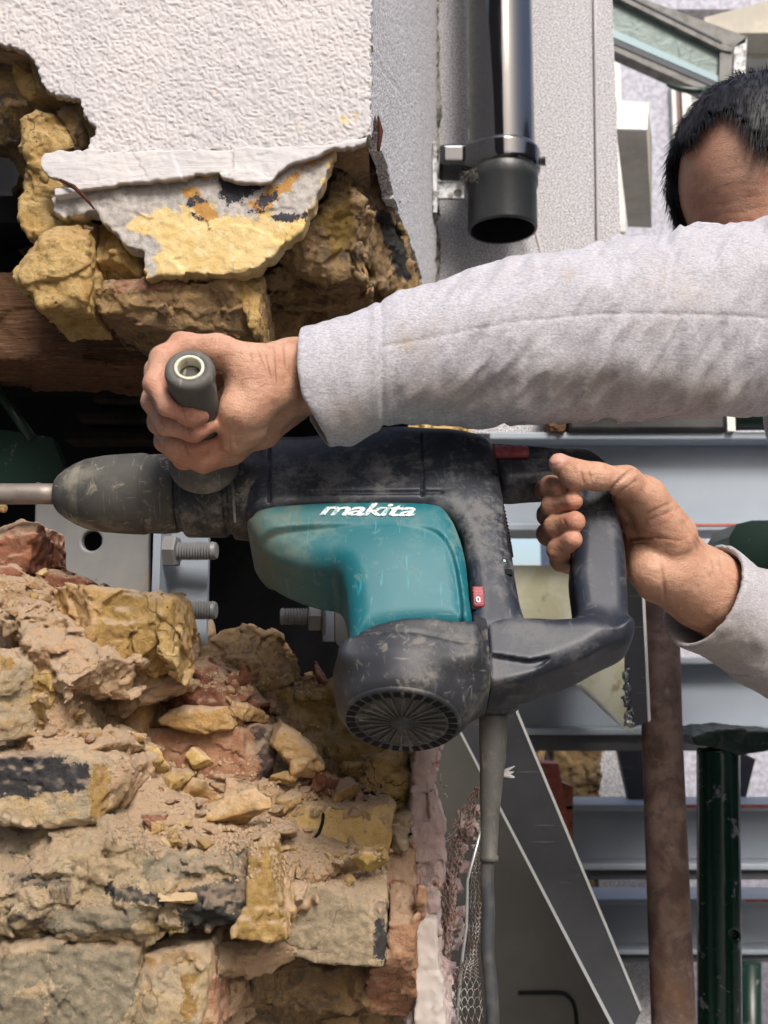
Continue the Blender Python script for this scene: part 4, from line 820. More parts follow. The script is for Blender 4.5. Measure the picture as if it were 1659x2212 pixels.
q = M_('galvanised_strap', .5, .6, .5); c = q.mix(q.rng(q.noise(70, 5, .7), .42, .6), (.28, .29, .30), (.08, .075, .07)); q.col(c); q.bump(q.noise(200, 4), .4, .001); m_gal = q.m
obj('strap', nets(lambda P: np.maximum(boxd(P, (W(972, 412, PY)[0], PY, W(972, 412, PY)[2]), (.022, .002, .014), None, .001), -cyl(P, W(988, 418, PY - .02), W(988, 418, PY + .02), .0045)), W(972, 412, PY) - .04, W(972, 412, PY) + .04, .0013), m_gal, cb)
obj('wall_plate', box((xl - .010, PY - .018, W(940, 470, PY)[2]), (xl - .004, PY + .03, W(940, 318, PY)[2])), m_gal, cb, smooth=False)
q = M_('cobweb_fluff', .95); q.col((.10, .095, .08)); fl = []
for i in range(26):
    c0 = W(1012 + random.uniform(-10, 16), 378 + random.uniform(-8, 16), PY - .05); fl.append(tube([c0 + np.random.RandomState(i * 3 + k).uniform(-.006, .006, 3) for k in range(4)], .0006, 4))
obj('cobweb', join(*fl), q.m, dp)

# house behind: rough lavender wall, window, sash, sill block
YH = 2.35
hs = thing('neighbouring_house', 'lavender roughcast house wall with a white framed window behind the worker', 'house', W(1500, 900, YH))
z0 = 0.0
def hbox(x0, y0, x1, y1, Y0, Y1, mat, name, par=hs, **k):
    a, b = W(x0, y0, Y0), W(x1, y1, Y0); a[0], b[0] = W(x0, 500, Y0)[0], W(x1, 500, Y0)[0]; a[2] = max(a[2], 0); return obj(name, box((min(a[0], b[0]), Y0, min(a[2], b[2])), (max(a[0], b[0]), Y1, max(a[2], b[2]))), mat, par, smooth=False, **k)
hbox(1180, 4000, 1466, -200, YH, YH + .2, m_far, 'wall')
hbox(1466, 4000, 2400, 560, YH, YH + .2, m_far, 'wall_below')
hbox(1466, 20, 2400, -200, YH, YH + .2, m_far, 'wall_above')
q = M_('white_window_paint', .5); q.col(q.mix(q.rng(q.noise(30, 4), .4, .7), (.70, .70, .66), (.60, .58, .52))); m_wp = q.m
q = M_('brown_window_paint', .5); q.col(q.mix(q.rng(q.noise(30, 4), .4, .7), (.10, .04, .035), (.14, .06, .05))); m_bp = q.m
q = M_('grey_blue_glass', .08, 0, .8); q.col((.12, .16, .18)); m_gl = q.m
q = M_('bright_glass_colour', .8); q.col((.72, .74, .72)); m_bgl = q.m  # opaque pale colour, the brightness of the glass is painted into it
q = M_('weathered_concrete', .85); q.col(q.mix(q.rng(q.noise(12, 5, .65), .35, .65), (.55, .51, .42), (.43, .40, .34))); q.bump(q.noise(60, 4), .4, .002); m_con = q.m
V = np.array([W(1520, 38, YH - .10), W(1700, -10, YH - .10), W(1700, 70, YH - .10), W(1532, 72, YH - .10)]); obj('lintel', prism(V, (0, .2, 0)), m_con, hs, smooth=False)
win = obj('window', join(box(tuple(W(1608, 92, YH + .02)), tuple(W(2300, 92, YH + .02) + [0, .05, .001]))), m_wp, hs, smooth=False)
hbox(1600, 82, 2300, 66, YH + .00, YH + .06, m_bp, 'head', win)
hbox(1600, 128, 2300, 84, YH - .01, YH + .07, m_wp, 'frame', win)
hbox(1600, 560, 2300, 130, YH + .06, YH + .08, m_gl, 'pane', win)
hbox(1464, 560, 1472, 180, YH - .02, YH + .07, m_wp, 'frame', win)
hbox(1472, 560, 1486, 180, YH - .01, YH + .05, m_bp, 'mullion', win)
hbox(1486, 560, 1506, 180, YH - .02, YH + .06, m_wp, 'frame', win)
hbox(1506, 560, 1602, 180, YH + .03, YH + .05, m_bgl, 'bright_pane', win)
sb = thing('sill_block', 'long white painted block jutting from the wall below the open window', 'window sill', W(1365, 300, 1.7))
A = [W(1330, 220, 1.7), W(1400, 226, 1.7), W(1397, 284, 1.7), W(1331, 282, 1.7)]; B = [W(1352, 300, 2.12), W(1408, 300, 2.12), W(1408, 492, 2.12), W(1356, 490, 2.12)]
obj('block', prism(A, np.array(B)), m_con, sb, smooth=False)
obj('painted_end', prism([p + [0, -.006, 0] for p in A], (0, .0055, 0)), m_wp, sb, smooth=False)
# open sash
sa = thing('open_window_sash', 'open top hung window sash with rippled glass in an aluminium frame', 'window', W(1600, 150, 1.9))
q = M_('aluminium_frame', .6, 0, .4); q.col(q.mix(q.rng(q.noise(40, 4, .6), .4, .7), (.19, .185, .175), (.10, .098, .09))); m_al = q.m
q = M_('dark_gasket', .6); q.col((.03, .035, .05)); m_gk = q.m
q = M_('rippled_glass', .4, 0, .3); c = q.mix(q.rng(q.nz(), -1, 1), (.11, .17, .16), (.11, .17, .16)); c = q.mix(q.rng(q.vor(26, 'DISTANCE_TO_EDGE'), 0, .03, .45, 0), (.13, .19, .175), (.05, .08, .08)); q.col(c); q.bump(q.noise(25, 3, .5, 1.5), .8, .004); m_rg = q.m
YS = 1.9
def sq(pts, Y, t, mat, name, par=sa): return obj(name, prism([W(x, y, Y) for x, y in pts], (0, t, 0)), mat, par, smooth=False)
pane = sq([(1250, -45), (1560, 108), (1556, 180), (1250, 35)], YS + .004, .006, m_rg, 'pane')
sq([(1250, -74), (1386, -4), (1614, 79), (1610, 92), (1586, 102), (1560, 92), (1250, -60)], YS, .04, m_al, 'top_rail')
sq([(1250, -60), (1560, 92), (1584, 103), (1582, 112), (1560, 108), (1250, -46)], YS - .010, .02, m_al, 'glazing_bead')
sq([(1250, -63), (1560, 89), (1560, 93), (1250, -59)], YS - .012, .004, m_gk, 'gasket')
sq([(1556, 106), (1584, 100), (1578, 205), (1552, 196)], YS - .006, .03, m_al, 'stile')
sq([(1586, 100), (1614, 79), (1608, 190), (1584, 214)], YS, .06, m_gal, 'stile_edge')
q = M_('pale_glass_edge', .5); q.col((.22, .34, .38)); sq([(1250, 30), (1556, 166), (1556, 180), (1250, 48)], YS - .002, .006, q.m, 'glass_edge')  # paler blue-grey strip along the lower edge of the pane
sq([(1250, 50), (1556, 182), (1552, 192), (1250, 62)], YS - .006, .03, m_gk, 'gasket')
sq([(1250, 60), (1552, 190), (1546, 208), (1250, 76)], YS - .004, .03, m_al, 'bottom_rail')
m_arm = m_gd.m
st = obj('stay', tube(cr([W(1441, 183, 1.85), W(1470, 192, 1.84), W(1512, 196, 1.84), W(1545, 190, 1.85), W(1563, 177, 1.87)], 5, False), [.003 + .004 * math.sin(i / 20 * math.pi) for i in range(21)], 10), m_arm, sa)
obj('catch', tube([W(1508, 196, 1.84), W(1530, 205, 1.83), W(1553, 210, 1.83)], .006, 10), m_arm, st)
obj('ring', tube([W(1516 + 5 * math.cos(t), 209 + 6 * math.sin(t), 1.83) for t in np.linspace(0, 6.28, 13)], .0012, 6), m_al, st)
hbox(1339, 500, 1352, 90, 2.30, 2.34, m_wp, 'downpipe_strip')

# ------------------------------------------------------------------ steel beams and props at the right
q = M_('grey_primer_steel', .55, 0, .4); c = q.mix(q.rng(q.noise(6, 4, .6), .35, .65), (.33, .375, .43), (.29, .33, .385)); c = q.mix(q.rng(q.noise(40, 5, .7, .3), .60, .72, 0, .35), c, (.40, .38, .35)); q.col(c); q.bump(q.noise(90, 4), .15, .001); m_stl = q.m
q = M_('dark_grey_steel', .5, 0, .45); c = q.mix(q.rng(q.noise(8, 4, .6), .35, .65), (.040, .044, .055), (.060, .063, .072)); c = q.mix(q.rng(q.noise(60, 5, .7), .62, .72, 0, .3), c, (.16, .15, .14)); c = q.mix(q.rng(q.noise(1.0, 2, .5, 0, q.map((12, 1, 240), (0, .6, 0))), .68, .72, 0, .5), c, (.22, .22, .22)); c = q.mix(q.rng(q.noise(30, 7, .8), .64, .70, 0, .6), c, (.34, .31, .27)); q.col(c); q.bump(q.noise(200, 4), .2, .0006); m_dst = q.m
q = M_('cut_steel_edge', .35, .7, .5); q.col((.70, .74, .76)); m_cut = q.m
q = M_('red_oxide_paint', .7); q.col(q.mix(q.rng(q.noise(60, 4, .7), .4, .6), (.40, .09, .07), (.48, .14, .10))); q.bump(q.noise(90, 4), .3, .001); m_rox = q.m
def ibeam(label, y0, y1, y2, y3, Y, x0, x1, extra=None):
    """y0..y1 top flange front edge, y2..y3 bottom flange front edge, in the picture at distance Y"""
    t = thing('steel_beam', label, 'beam', W((x0 + x1) / 2, y3, Y), 'grey steel beams stacked at the right')
    xa, xb = W(x0, y2, Y)[0], W(x1, y2, Y)[0]; z = [W(1400, y, Y)[2] for y in (y0, y1, y2, y3)]; dw = .10
    if y0 is not None: bev(obj('top_flange', box((xa, Y, z[1]), (xb, Y + dw, z[0])), m_stl, t, smooth=False), .0025)
    obj('web', box((xa, Y + dw * .45, z[2] + .0005), (xb, Y + dw * .52, z[1] - .0005)), m_stl, t, smooth=False)
    bev(obj('bottom_flange', box((xa, Y, z[3]), (xb, Y + dw, z[2])), m_stl, t, smooth=False), .0025)
    if extra: h_ = W(1400, extra, Y + .012)[2]; obj('flange_shade_strip', box((xa, Y + .012, h_), (xb, Y + dw - .01, z[3] - .001)), m_dst, t, smooth=False)  # dark strip added for the shaded band under the flange
    return t
BA = ibeam('topmost grey steel beam, with the pebbledashed wall standing on it', 933, 949, 1130, 1147, 1.44, 1060, 2500)
BB = ibeam('second grey steel beam from the top, behind the right hand\'s cuff and the rusty pole', 1420, 1434, 1573, 1588, 1.62, 1010, 2500, 1622)
BC = ibeam('third grey steel beam from the top, just under the gap with the red box', 1738, 1752, 1866, 1880, 1.80, 1160, 2500, 1900)
BD = ibeam('lowest grey steel beam, above the small dark green prop', 1942, 1955, 2052, 2063, 1.96, 1160, 2500, 2078)
for a_, (x0, x1, y0, y1, Y) in ((BA, (1500, 1700, 1131, 1136, 1.44)), (BC, (1480, 1700, 1738, 1745, 1.80)), (BD, (1610, 1700, 1943, 1948, 1.96))):
    p, r_ = W(x0, y1, Y - .0012), W(x1, y0, Y - .0012); obj('red_paint_line', box((p[0], Y - .0012, p[2]), (r_[0], Y - .0002, r_[2])), m_rox, a_, smooth=False)
# things lying on the top beam
q = M_('black_board_paint', .35, 0, .5); q.col(q.mix(q.rng(q.noise(20, 4), .4, .7), (.012, .012, .014), (.03, .03, .03))); m_bb = q.m
t = thing('black_gutter', 'glossy black gutter lying on the topmost steel beam under the sleeve', 'gutter', W(1400, 930, 1.42)); bev(obj('gutter', box(tuple(W(1228, 931, 1.43)), tuple(W(1568, 870, 1.43) + [0, .06, 0])), m_bb, t, smooth=False), .006, 3); obj('rim', tube([W(1228, 894, 1.428), W(1568, 890, 1.428)], .0035, 10), m_bb, t)
obj('stop_end', box(tuple(W(1572, 931, 1.43)), tuple(W(1586, 860, 1.43) + [0, .06, 0])), m_wp, t, smooth=False)
t = thing('green_tube', 'dark green tube lying on the topmost steel beam at the right edge', 'tube', W(1650, 915, 1.42)); obj('tube', tube([W(1590, 900, 1.44), W(2100, 896, 1.44)], .02, 24), m_gd.m, t)
t = thing('timber_wedge', 'short dark timber wedge between the pebbledashed wall and the black gutter', 'wedge', W(1198, 930, 1.42)); V, F = rough([(1182, 860), (1226, 860), (1222, 934), (1204, 934), (1186, 932)], 1.43, .05, rnd=.002, amp=.002, seed=130); obj('wedge', (V, F), m_lint, t)
V, F = rough([(880, 935), (890, 900), (940, 885), (1000, 900), (1026, 936)], 1.35, .10, seed=131, rnd=.004, amp=.003); o = obj('ochre_brick', (V, F), m_smooth, None, loc=W(950, 930, 1.4)); tag(o, 'ochre brick showing in the narrow gap between the sleeve and the drill', 'brick')
# gusset, angle, pole, props
t = thing('gusset_plate', 'cream painted steel plate with a slanted lower edge behind the drill handle', 'plate', W(1250, 1500, 1.5))
q = M_('cream_weathered_paint', .6); c = q.mix(q.rng(q.noise(14, 5, .65, .5), .38, .62), (.62, .62, .50), (.50, .49, .33)); c = q.mix(q.rng(q.noise(30, 4), .6, .7), c, (.36, .30, .20)); q.col(c); q.bump(q.noise(60, 4), .2, .001); m_crp = q.m  # cream with random olive and brown blotches
obj('plate', prism([W(x, y, 1.50) for x, y in [(1085, 1221), (1368, 1221), (1368, 1580), (1345, 1572), (1085, 1330)]], (0, .008, 0)), m_crp, t, smooth=False)
obj('edge', prism([W(x, y, 1.498) for x, y in [(1252, 1478), (1258, 1476), (1350, 1570), (1346, 1574)]], (0, .0015, 0)), m_cut, t, smooth=False)
t = thing('steel_angle', 'upright dark steel angle with a bright cut edge beside the rusty pole', 'angle', W(1380, 1560, 1.40))
obj('leg', prism([W(x, y, 1.275) for x, y in [(1348, 1200), (1384, 1200), (1400, 1560), (1362, 1573), (1352, 1500)]], (0, .006, 0)), m_dst, t, smooth=False)
obj('cut_edge', prism([W(x, y, 1.2735) for x, y in [(1383, 1200), (1389, 1200), (1406, 1556), (1400, 1560)]], (0, .010, 0)), m_cut, t, smooth=False)
V, F = rough(jag([(1351, 1450), (1359, 1445), (1362, 1500), (1366, 1570), (1354, 1565), (1350, 1500)], 2, 8, 3), 1.270, .008, rnd=.002, amp=.003, size=.008, h=.0016, seed=132)
q = M_('weld_metal', .25, .7, .6); q.col((.25, .27, .28)); obj('weld_bead', (V, F), q.m, t)
q = M_('rusty_steel_tube', .7, 0, .4); c = q.mix(q.rng(q.noise(26, 6, .7, .4), .38, .62), (.11, .07, .055), (.235, .16, .13)); c = q.mix(q.rng(q.noise(45, 5, .7), .58, .70), c, (.25, .20, .17)); c = q.mix(q.rng(q.noise(9, 3), .5, .7, 0, .6), c, (.17, .08, .035)); q.col(c); q.bump(q.noise(140, 5, .7), .6, .0012); m_rust = q.m
t = thing('rusty_pole', 'upright rusty brown scaffold tube standing just right of the cut steel angle', 'pole', W(1455, 2900, 1.3)); obj('tube', tube([W(1425, 1215, 1.33), W(1430, 1590, 1.32), W(1455, 2212, 1.30), W(1483, 2900, 1.28)], [px2m(38, 1.33), px2m(42.5, 1.32), px2m(44.5, 1.3), px2m(46, 1.28)], 40), m_rust, t)
q = M_('green_gloss_enamel', .18, 0, .6); f = q.rng(q.noise(38, 5, .7, .5), .60, .66); c = q.mix(f, (.004, .028, .018), (.20, .20, .22)); c = q.mix(q.rng(q.noise(50, 5, .7), .60, .66), c, (.012, .012, .012)); q.col(c); q.bump(q.noise(60, 4, .6, 0, q.map((1, 1, .3))), .35, .0015); m_gp = q.m
t = thing('green_prop', 'glossy dark green steel prop with a flat head plate beside the rusty pole', 'prop', W(1555, 2900, 1.42)); xg = px2m(44, 1.42)
obj('tube', nets(lambda P: np.maximum(cyl(P, W(1551, 1618, 1.42), W(1558, 2700, 1.42), xg), -cyl(P, W(1586, 2019, 1.36), W(1586, 2019, 1.41), .0062)), W(1500, 2700, 1.42) - [.02, .04, 0], W(1610, 1610, 1.42) + [.02, .06, .01], .0022), m_gp, t)
V, F = rough(jag([(1496, 1592), (1540, 1578), (1600, 1574), (1700, 1582), (1720, 1600), (1700, 1618), (1600, 1632), (1540, 1616), (1505, 1610)], 1, 20, 2), 1.39, .12, rnd=.003, amp=.0006, seed=133, h=.0025); obj('head_plate', (V, F), m_gd.m, t)
t = thing('green_prop', 'upper dark green prop head standing on the topmost beam behind the right sleeve', 'prop', W(1640, 1225, 1.30))
obj('head_plate', prism([W(x, y, 1.30) for x, y in [(1575, 1160), (1592, 1132), (1625, 1124), (1720, 1124), (1740, 1180), (1720, 1240), (1600, 1225), (1575, 1180)]], (0, .09, 0)), m_gd.m, t, smooth=False)
t = thing('green_prop', 'small dark green prop at the right edge under the lowest steel beam', 'prop', W(1620, 2400, 1.9)); obj('tube', tube([W(1619, 2078, 1.92), W(1621, 2600, 1.92)], px2m(23, 1.92), 24), m_gd.m, t)
# sloping plate, dark panel
t = thing('sloping_steel_brace', 'wide flat dark steel brace with bright cut edges sloping down to the right', 'brace', W(1200, 1900, 1.25))
bq = [(960, 1500), (1096, 1500), (1116, 1540), (1385, 2184), (1360, 2240), (1326, 2220), (1010, 1612)]; obj('plate', prism([W(x, y, 1.25) for x, y in bq], (0, .008, 0)), m_dst, t, smooth=False)
for e in ([(1090, 1480), (1095, 1478), (1387, 2180), (1383, 2186)], [(950, 1500), (955, 1500), (1328, 2216), (1322, 2220)]): obj('cut_edge', prism([W(x, y, 1.2485) for x, y in e], (0, .0095, 0)), m_cut, t, smooth=False)
q = M_('grey_olive_panel', .55, 0, .35); q.col(q.mix(q.rng(q.noise(5, 4, .6), .35, .65), (.075, .073, .066), (.10, .097, .088))); q.bump(q.noise(250, 3), .15, .0006); m_pan = q.m
t = thing('grey_panel', 'large flat olive grey panel with a curved groove behind the cord', 'panel', W(1150, 2400, 1.6))
obj('panel', prism([W(x, y, 1.6) for x, y in [(700, 1560), (1100, 1560), (1480, 2500), (1480, 3200), (700, 3200)]], (0, .03, 0)), m_pan, t, smooth=False)
obj('groove', tube([W(x, y, 1.598) for x, y in cr([(1120, 2145), (1200, 2144), (1225, 2150), (1240, 2170), (1246, 2212), (1248, 2300)], 5, False)], .0028, 8), m_gro, t)
# things seen in the gaps
t = thing('red_box', 'red oxide painted box between the sloping brace and the brick pier', 'box', W(1200, 1735, 1.78))
obj('box_front', prism([W(x, y, 1.78) for x, y in [(1165, 1648), (1206, 1650), (1232, 1800), (1230, 1835), (1190, 1835)]], (0, .05, 0)), m_rox, t, smooth=False)
obj('box_side', prism([W(x, y, 1.80) for x, y in [(1206, 1650), (1214, 1690), (1238, 1700), (1238, 1836), (1230, 1830)]], (0, .05, 0)), m_dred, t, smooth=False)
bp_ = thing('brick_pier', 'stub of yellow and black brickwork seen in the gaps between the steel beams', 'wall', W(1260, 2212, 1.98))
for i, (pl, Y) in enumerate([([(1190, 1600), (1300, 1600), (1296, 1760), (1200, 1760)], 2.05), ([(1200, 1880), (1290, 1880), (1282, 1970), (1200, 1970)], 2.1), ([(1290, 2060), (1340, 2060), (1335, 2300), (1290, 2300)], 2.15)]): V, F = rough(pl, Y, .1, rnd=.004, amp=.006, seed=140 + i, h=.004); obj('brick', (V, F), m_rub if i < 2 else m_tan, bp_)
V, F = rough([(1160, 1500), (1340, 1500), (1340, 2700), (1160, 2700)], 2.2, .1, rnd=.004, amp=.006, seed=145, h=.008, fine=0); obj('brick', (V, F), m_rub, bp_)
t = thing('dark_strut', 'dark slanting strut behind the rusty pole between the second and third beams', 'strut', W(1370, 1735, 1.86)); obj('strut', prism([W(x, y, 1.86) for x, y in [(1330, 1600), (1385, 1600), (1412, 1760), (1366, 1760)]], (0, .02, 0)), m_dst, t, smooth=False)
t = thing('dark_strut', 'short dark upright piece in the gap right of the green prop', 'strut', W(1600, 1720, 1.9)); obj('strut', prism([W(x, y, 1.9) for x, y in [(1590, 1620), (1632, 1640), (1622, 1680), (1610, 1730), (1594, 1730)]], (0, .02, 0)), m_dst, t, smooth=False)
obj('pebbled_stub', prism([W(x, y, 2.12) for x, y in [(1290, 1600), (1420, 1600), (1440, 2600), (1300, 2600)]], (0, .1, 0)), m_pebw, bp_, smooth=False)
# expanded metal strip, frayed
t = thing('mesh_strip', 'torn strip of expanded metal lath hanging between the plaster edge and the cord', 'metal lath', W(1010, 2200, 1.0))
q = M_('lath_wire', .4, .6, .5); q.col(q.mix(q.rng(q.noise(50, 4), .4, .6), (.36, .35, .33), (.22, .17, .14))); m_lath = q.m
def lath(cl, wl, n, m, Y0, rad, name, mat, seed=0, twist=0):
    C_ = cr(cl, 8, False); C_ = C_[np.linspace(0, len(C_) - 1, n).astype(int)]; Wd = np.interp(np.linspace(0, 1, n), np.linspace(0, 1, len(wl)), wl); rs = np.random.RandomState(seed); ms = []
    G = [[W(C_[i][0] + Wd[i] * (j / m - .5) * 2 * math.cos(twist * i / n) + rs.uniform(-1, 1) * .8, C_[i][1] + (4 if j % 2 else 0), Y0 + .012 * math.sin(j / m * 3 + i * .05) + .02 * math.sin(twist * i / n) * (j / m - .5)) for j in range(m + 1)] for i in range(n)]
    for i in range(n - 1):
        for j in range(m + 1):
            k = j + (1 if (i + j) % 2 == 0 else -1)
            if 0 <= k <= m: ms.append(tube([G[i][j], G[i + 1][k]], rad, 4))
    return obj(name, join(*ms), mat, t)
lath([(1048, 1790), (1040, 1840), (1030, 1900), (1022, 1980), (1018, 2060), (1008, 2120), (1018, 2260)], [5, 14, 20, 18, 14, 30, 34], 84, 9, 1.0, .0005, 'mesh', m_lath, 1)
q = M_('pink_mortar_stuck_wire', .8); q.col(q.mix(q.rng(q.noise(60, 4), .4, .6), (.36, .24, .20), (.20, .13, .11))); m_lw2 = q.m
lath([(1030, 1700), (1000, 1780), (975, 1860), (970, 1960), (960, 2060), (955, 2110), (965, 2230)], [4, 22, 26, 16, 20, 16, 8], 66, 7, 1.02, .0006, 'torn_mesh', m_lw2, 2, 1.0)
V, F = rough(jag([(1020, 1760), (1034, 1752), (1030, 1800), (1000, 1850), (980, 1900), (985, 1960), (992, 2020), (975, 2060), (968, 2150), (978, 2240), (965, 2240), (950, 2120), (958, 2050), (968, 1960), (960, 1880), (990, 1830)], 4, 10, 4), 1.03, .02, rnd=.002, amp=.007, size=.012, seed=150, h=.002); obj('stuck_mortar', (V, F), m_pnk, t)
obj('bead', tube([W(x, y, 1.0) for x, y in [(1040, 1790), (1010, 1900), (1008, 2000), (1000, 2060), (990, 2160), (985, 2260)]], .0016, 6), m_cut, t)
t = thing('paper_scrap', 'frayed white scrap sticking out beside the rubber cord boot', 'scrap', W(1095, 1670, .9)); q = M_('white_paper', .7); q.col((.75, .75, .74))
sc_ = [tube([W(1082, 1672, .86), W(1098 + 4 * k, 1662 + 8 * k, .86), W(1112 - 2 * (k % 2), 1655 + 12 * k, .86)], [.0022, .0014, .0004], 5) for k in range(3)] + [tube([W(1086, 1650, .86), W(1092, 1630, .86)], [.002, .0004], 5)]
obj('strands', join(*sc_), q.m, t)
# steel plates and bolts left of the drill
YB = 1.02
t = thing('bolted_steel_bracket', 'grey steel bracket plate with a round hole under the chuck', 'bracket', W(200, 1270, YB))
q = M_('pale_grey_steel', .5, .15, .5); c = q.mix(q.rng(q.noise(12, 4, .6), .35, .65), (.25, .25, .245), (.20, .20, .20)); c = q.mix(q.rng(q.noise(30, 5, .7, .3), .58, .70, 0, .6), c, (.33, .27, .19)); q.col(c); q.bump(q.noise(200, 4), .2, .0006); m_pst = q.m
D_ = Poly(np.array([W(x, y, YB)[[0, 2]] for x, y in [(76, 1040), (322, 1100), (322, 1300), (72, 1300)]])); hc = W(198, 1168, YB)
obj('plate', nets(lambda P: smax(extr(D_(P[:, 0], P[:, 2]), P[:, 1] - YB - .005, .005, .0006), -cyl(P, hc - [0, .05, 0], hc + [0, .05, 0], px2m(22, YB)), .0004), W(60, 1310, YB) - .01, W(330, 1030, YB) + [.01, .03, .01], .0016), m_pst, t)
obj('end_plate', box(tuple(W(327, 1300, YB - .03)), tuple(W(350, 1085, YB - .03) + [0, .09, 0])), m_stl, t, smooth=False)
obj('flange', box((W(350, 1300, YB)[0] + .001, YB + .02, W(350, 1420, YB)[2]), (W(440, 1300, YB)[0], YB + .03, W(350, 1085, YB)[2])), m_stl, t, smooth=False)
def boltm(p, dirx, par, ln, r, nut=True):
    d = np.array([dirx, -.10, 0.0]); d /= np.linalg.norm(d); prof = []
    n = int(ln / .0028)
    for i in range(n): prof += [(i * .0028, r * .80), (i * .0028 + .0013, r)]
    prof += [(ln, r * .9), (ln + .001, r * .8)]
    b = obj('bolt', lathe(p, d, prof, 28), m_pst, par, smooth=False)
    if nut: obj('nut', hexagon(p + d * .0005, d, r * 1.78, r * 1.5), m_pst, b, smooth=False); obj('washer', lathe(p - d * .003, d, [(0, r * 2.1), (.003, r * 2.1)], 28), m_pst, b)
    return b
b1 = W(354, 1191, YB - .01); boltm(b1, 1, t, px2m(114, YB), px2m(20, YB)); boltm(W(354, 1319, YB - .01), 1, t, px2m(112, YB), px2m(20, YB))
t = thing('steel_end_plate', 'steel flange with one bolt pointing left beside the teal cover', 'plate', W(720, 1400, .98))
obj('flange', box(tuple(W(697, 1385, 1.0)), tuple(W(722, 1285, 1.0) + [0, .05, 0])), m_stl, t, smooth=False)
obj('flange_behind', prism([W(x, y, 1.01) for x, y in [(724, 1285), (760, 1285), (760, 1420), (735, 1400), (724, 1385)]], (0, .03, 0)), m_pst, t, smooth=False)
boltm(W(696, 1332, .995), -1, t, px2m(88, .995), px2m(19, .995))
# unseen dark blocks added behind the viewer to shape light and pipe reflections
q = M_('dark_blocker_brown', .85); q.col(q.mix(q.rng(q.noise(8, 5, .6), .4, .6), (.06, .04, .03), (.09, .06, .045))); q.bump(q.noise(40, 5), .4, .004); m_opp = q.m
t = thing('added_reflection_block', 'unseen dark block added behind the viewer for the drainpipe reflections', 'house', (-5, -5, 0)); obj('wall', box((-14, -6, 0), (.3, -5, 8.0)), m_opp, t, smooth=False)
t = thing('added_side_block', 'unseen dark block added at the right to bound the drainpipe reflection', 'wall', (6, -3, 0)); obj('wall', box((4.2, -9, 0), (4.6, 3, 4.2)), m_opp, t, smooth=False)
# ground
q = M_('yard_concrete', .9); q.col(q.mix(q.rng(q.noise(3, 5, .6), .4, .6), (.22, .20, .18), (.30, .28, .25))); q.bump(q.noise(40, 5), .4, .003)
o = obj('ground', (np.array([(-80, -80, 0), (80, -80, 0), (80, 80, 0), (-80, 80, 0)], float), [(0, 1, 2, 3)]), q.m, smooth=False); tag(o, None, None, kind='structure')
# ------------------------------------------------------------------ the worker
pr_ = thing('person', 'dark haired worker in a grey sweatshirt holding the rotary hammer with both hands', 'person', (.62, 1.0, 0))
q = M_('tanned_skin', .5, 0, .35)
c = q.mix(q.rng(q.noise(30, 4, .6), .35, .65), (.47, .255, .17), (.53, .31, .215)); c = q.mix(q.rng(q.noise(130, 4, .65), .50, .72, 0, .35), c, (.38, .13, .075))
c = q.mix(q.math('MULTIPLY', q.attr('red'), .4), c, (.50, .135, .085))
c = q.mix(q.math('MULTIPLY', q.rng(q.noise(55, 6, .78, .6), .52, .68), .40), c, (.22, .12, .08)); c = q.mix(q.math('MULTIPLY', q.rng(q.noise(38, 7, .8, .4), .54, .66), .38), c, (.60, .46, .36)); c = q.mix(q.rng(q.noise(260, 3, .6), .60, .74, 0, .4), c, (.30, .11, .07))
c = q.mix(q.attr('nail'), c, (.60, .33, .27)); c = q.mix(q.attr('crease_shade'), c, (.21, .075, .042))  # shade of the skin folds painted as dark lines into the colour
q.col(c); q.b.inputs['Subsurface Weight'].default_value = .12; q.b.inputs['Subsurface Scale'].default_value = .006; q.b.inputs['Subsurface Radius'].default_value = (1, .35, .2)
q.bump(q.vor(420, 'DISTANCE_TO_EDGE'), .45, .0008); q.bump(q.noise(130, 6, .7, .8, q.map((.45, 1, 1.5))), .55, .0016); m_skin = q.m
def J(px, py, Y, rpx, Yr=None): return (W(px, py, Y), px2m(rpx, Y))
def CR(px, py, Y): return W(px, py, Y)
def creases(P, d, segs):
    for a, b, wd, dp in segs:
        ab = b - a; t = np.clip((P - a) @ ab / (ab @ ab), 0, 1); e = np.linalg.norm(P - a - t[:, None] * ab, axis=1); d = d + dp * np.exp(-(e / wd) ** 2)
    return d
# left hand: pinky side towards the viewer, wrapped round the side handle
L_pinky = [J(398, 748, .722, 27), J(350, 775, .712, 25), J(334, 830, .706, 23), J(362, 876, .702, 21.5), J(408, 896, .706, 20), J(432, 897, .712, 17)]
L_ring = [J(392, 745, .742, 27), J(340, 800, .735, 26), J(331, 868, .728, 24.5), J(358, 915, .724, 23), J(420, 930, .722, 22), J(448, 920, .728, 18)]
L_mid = [J(400, 770, .765, 26), J(345, 840, .758, 25), J(344, 910, .750, 24), J(375, 955, .745, 23), J(430, 962, .745, 21), J(455, 950, .750, 17)]
L_idx = [J(410, 800, .788, 25), J(358, 880, .782, 24), J(360, 950, .772, 23), J(400, 990, .768, 22), J(440, 985, .77, 18)]
L_thumb = [J(640, 880, .800, 30), J(570, 935, .782, 31), J(500, 972, .768, 28), J(440, 990, .758, 26), J(385, 975, .755, 21), J(372, 968, .757, 17)]
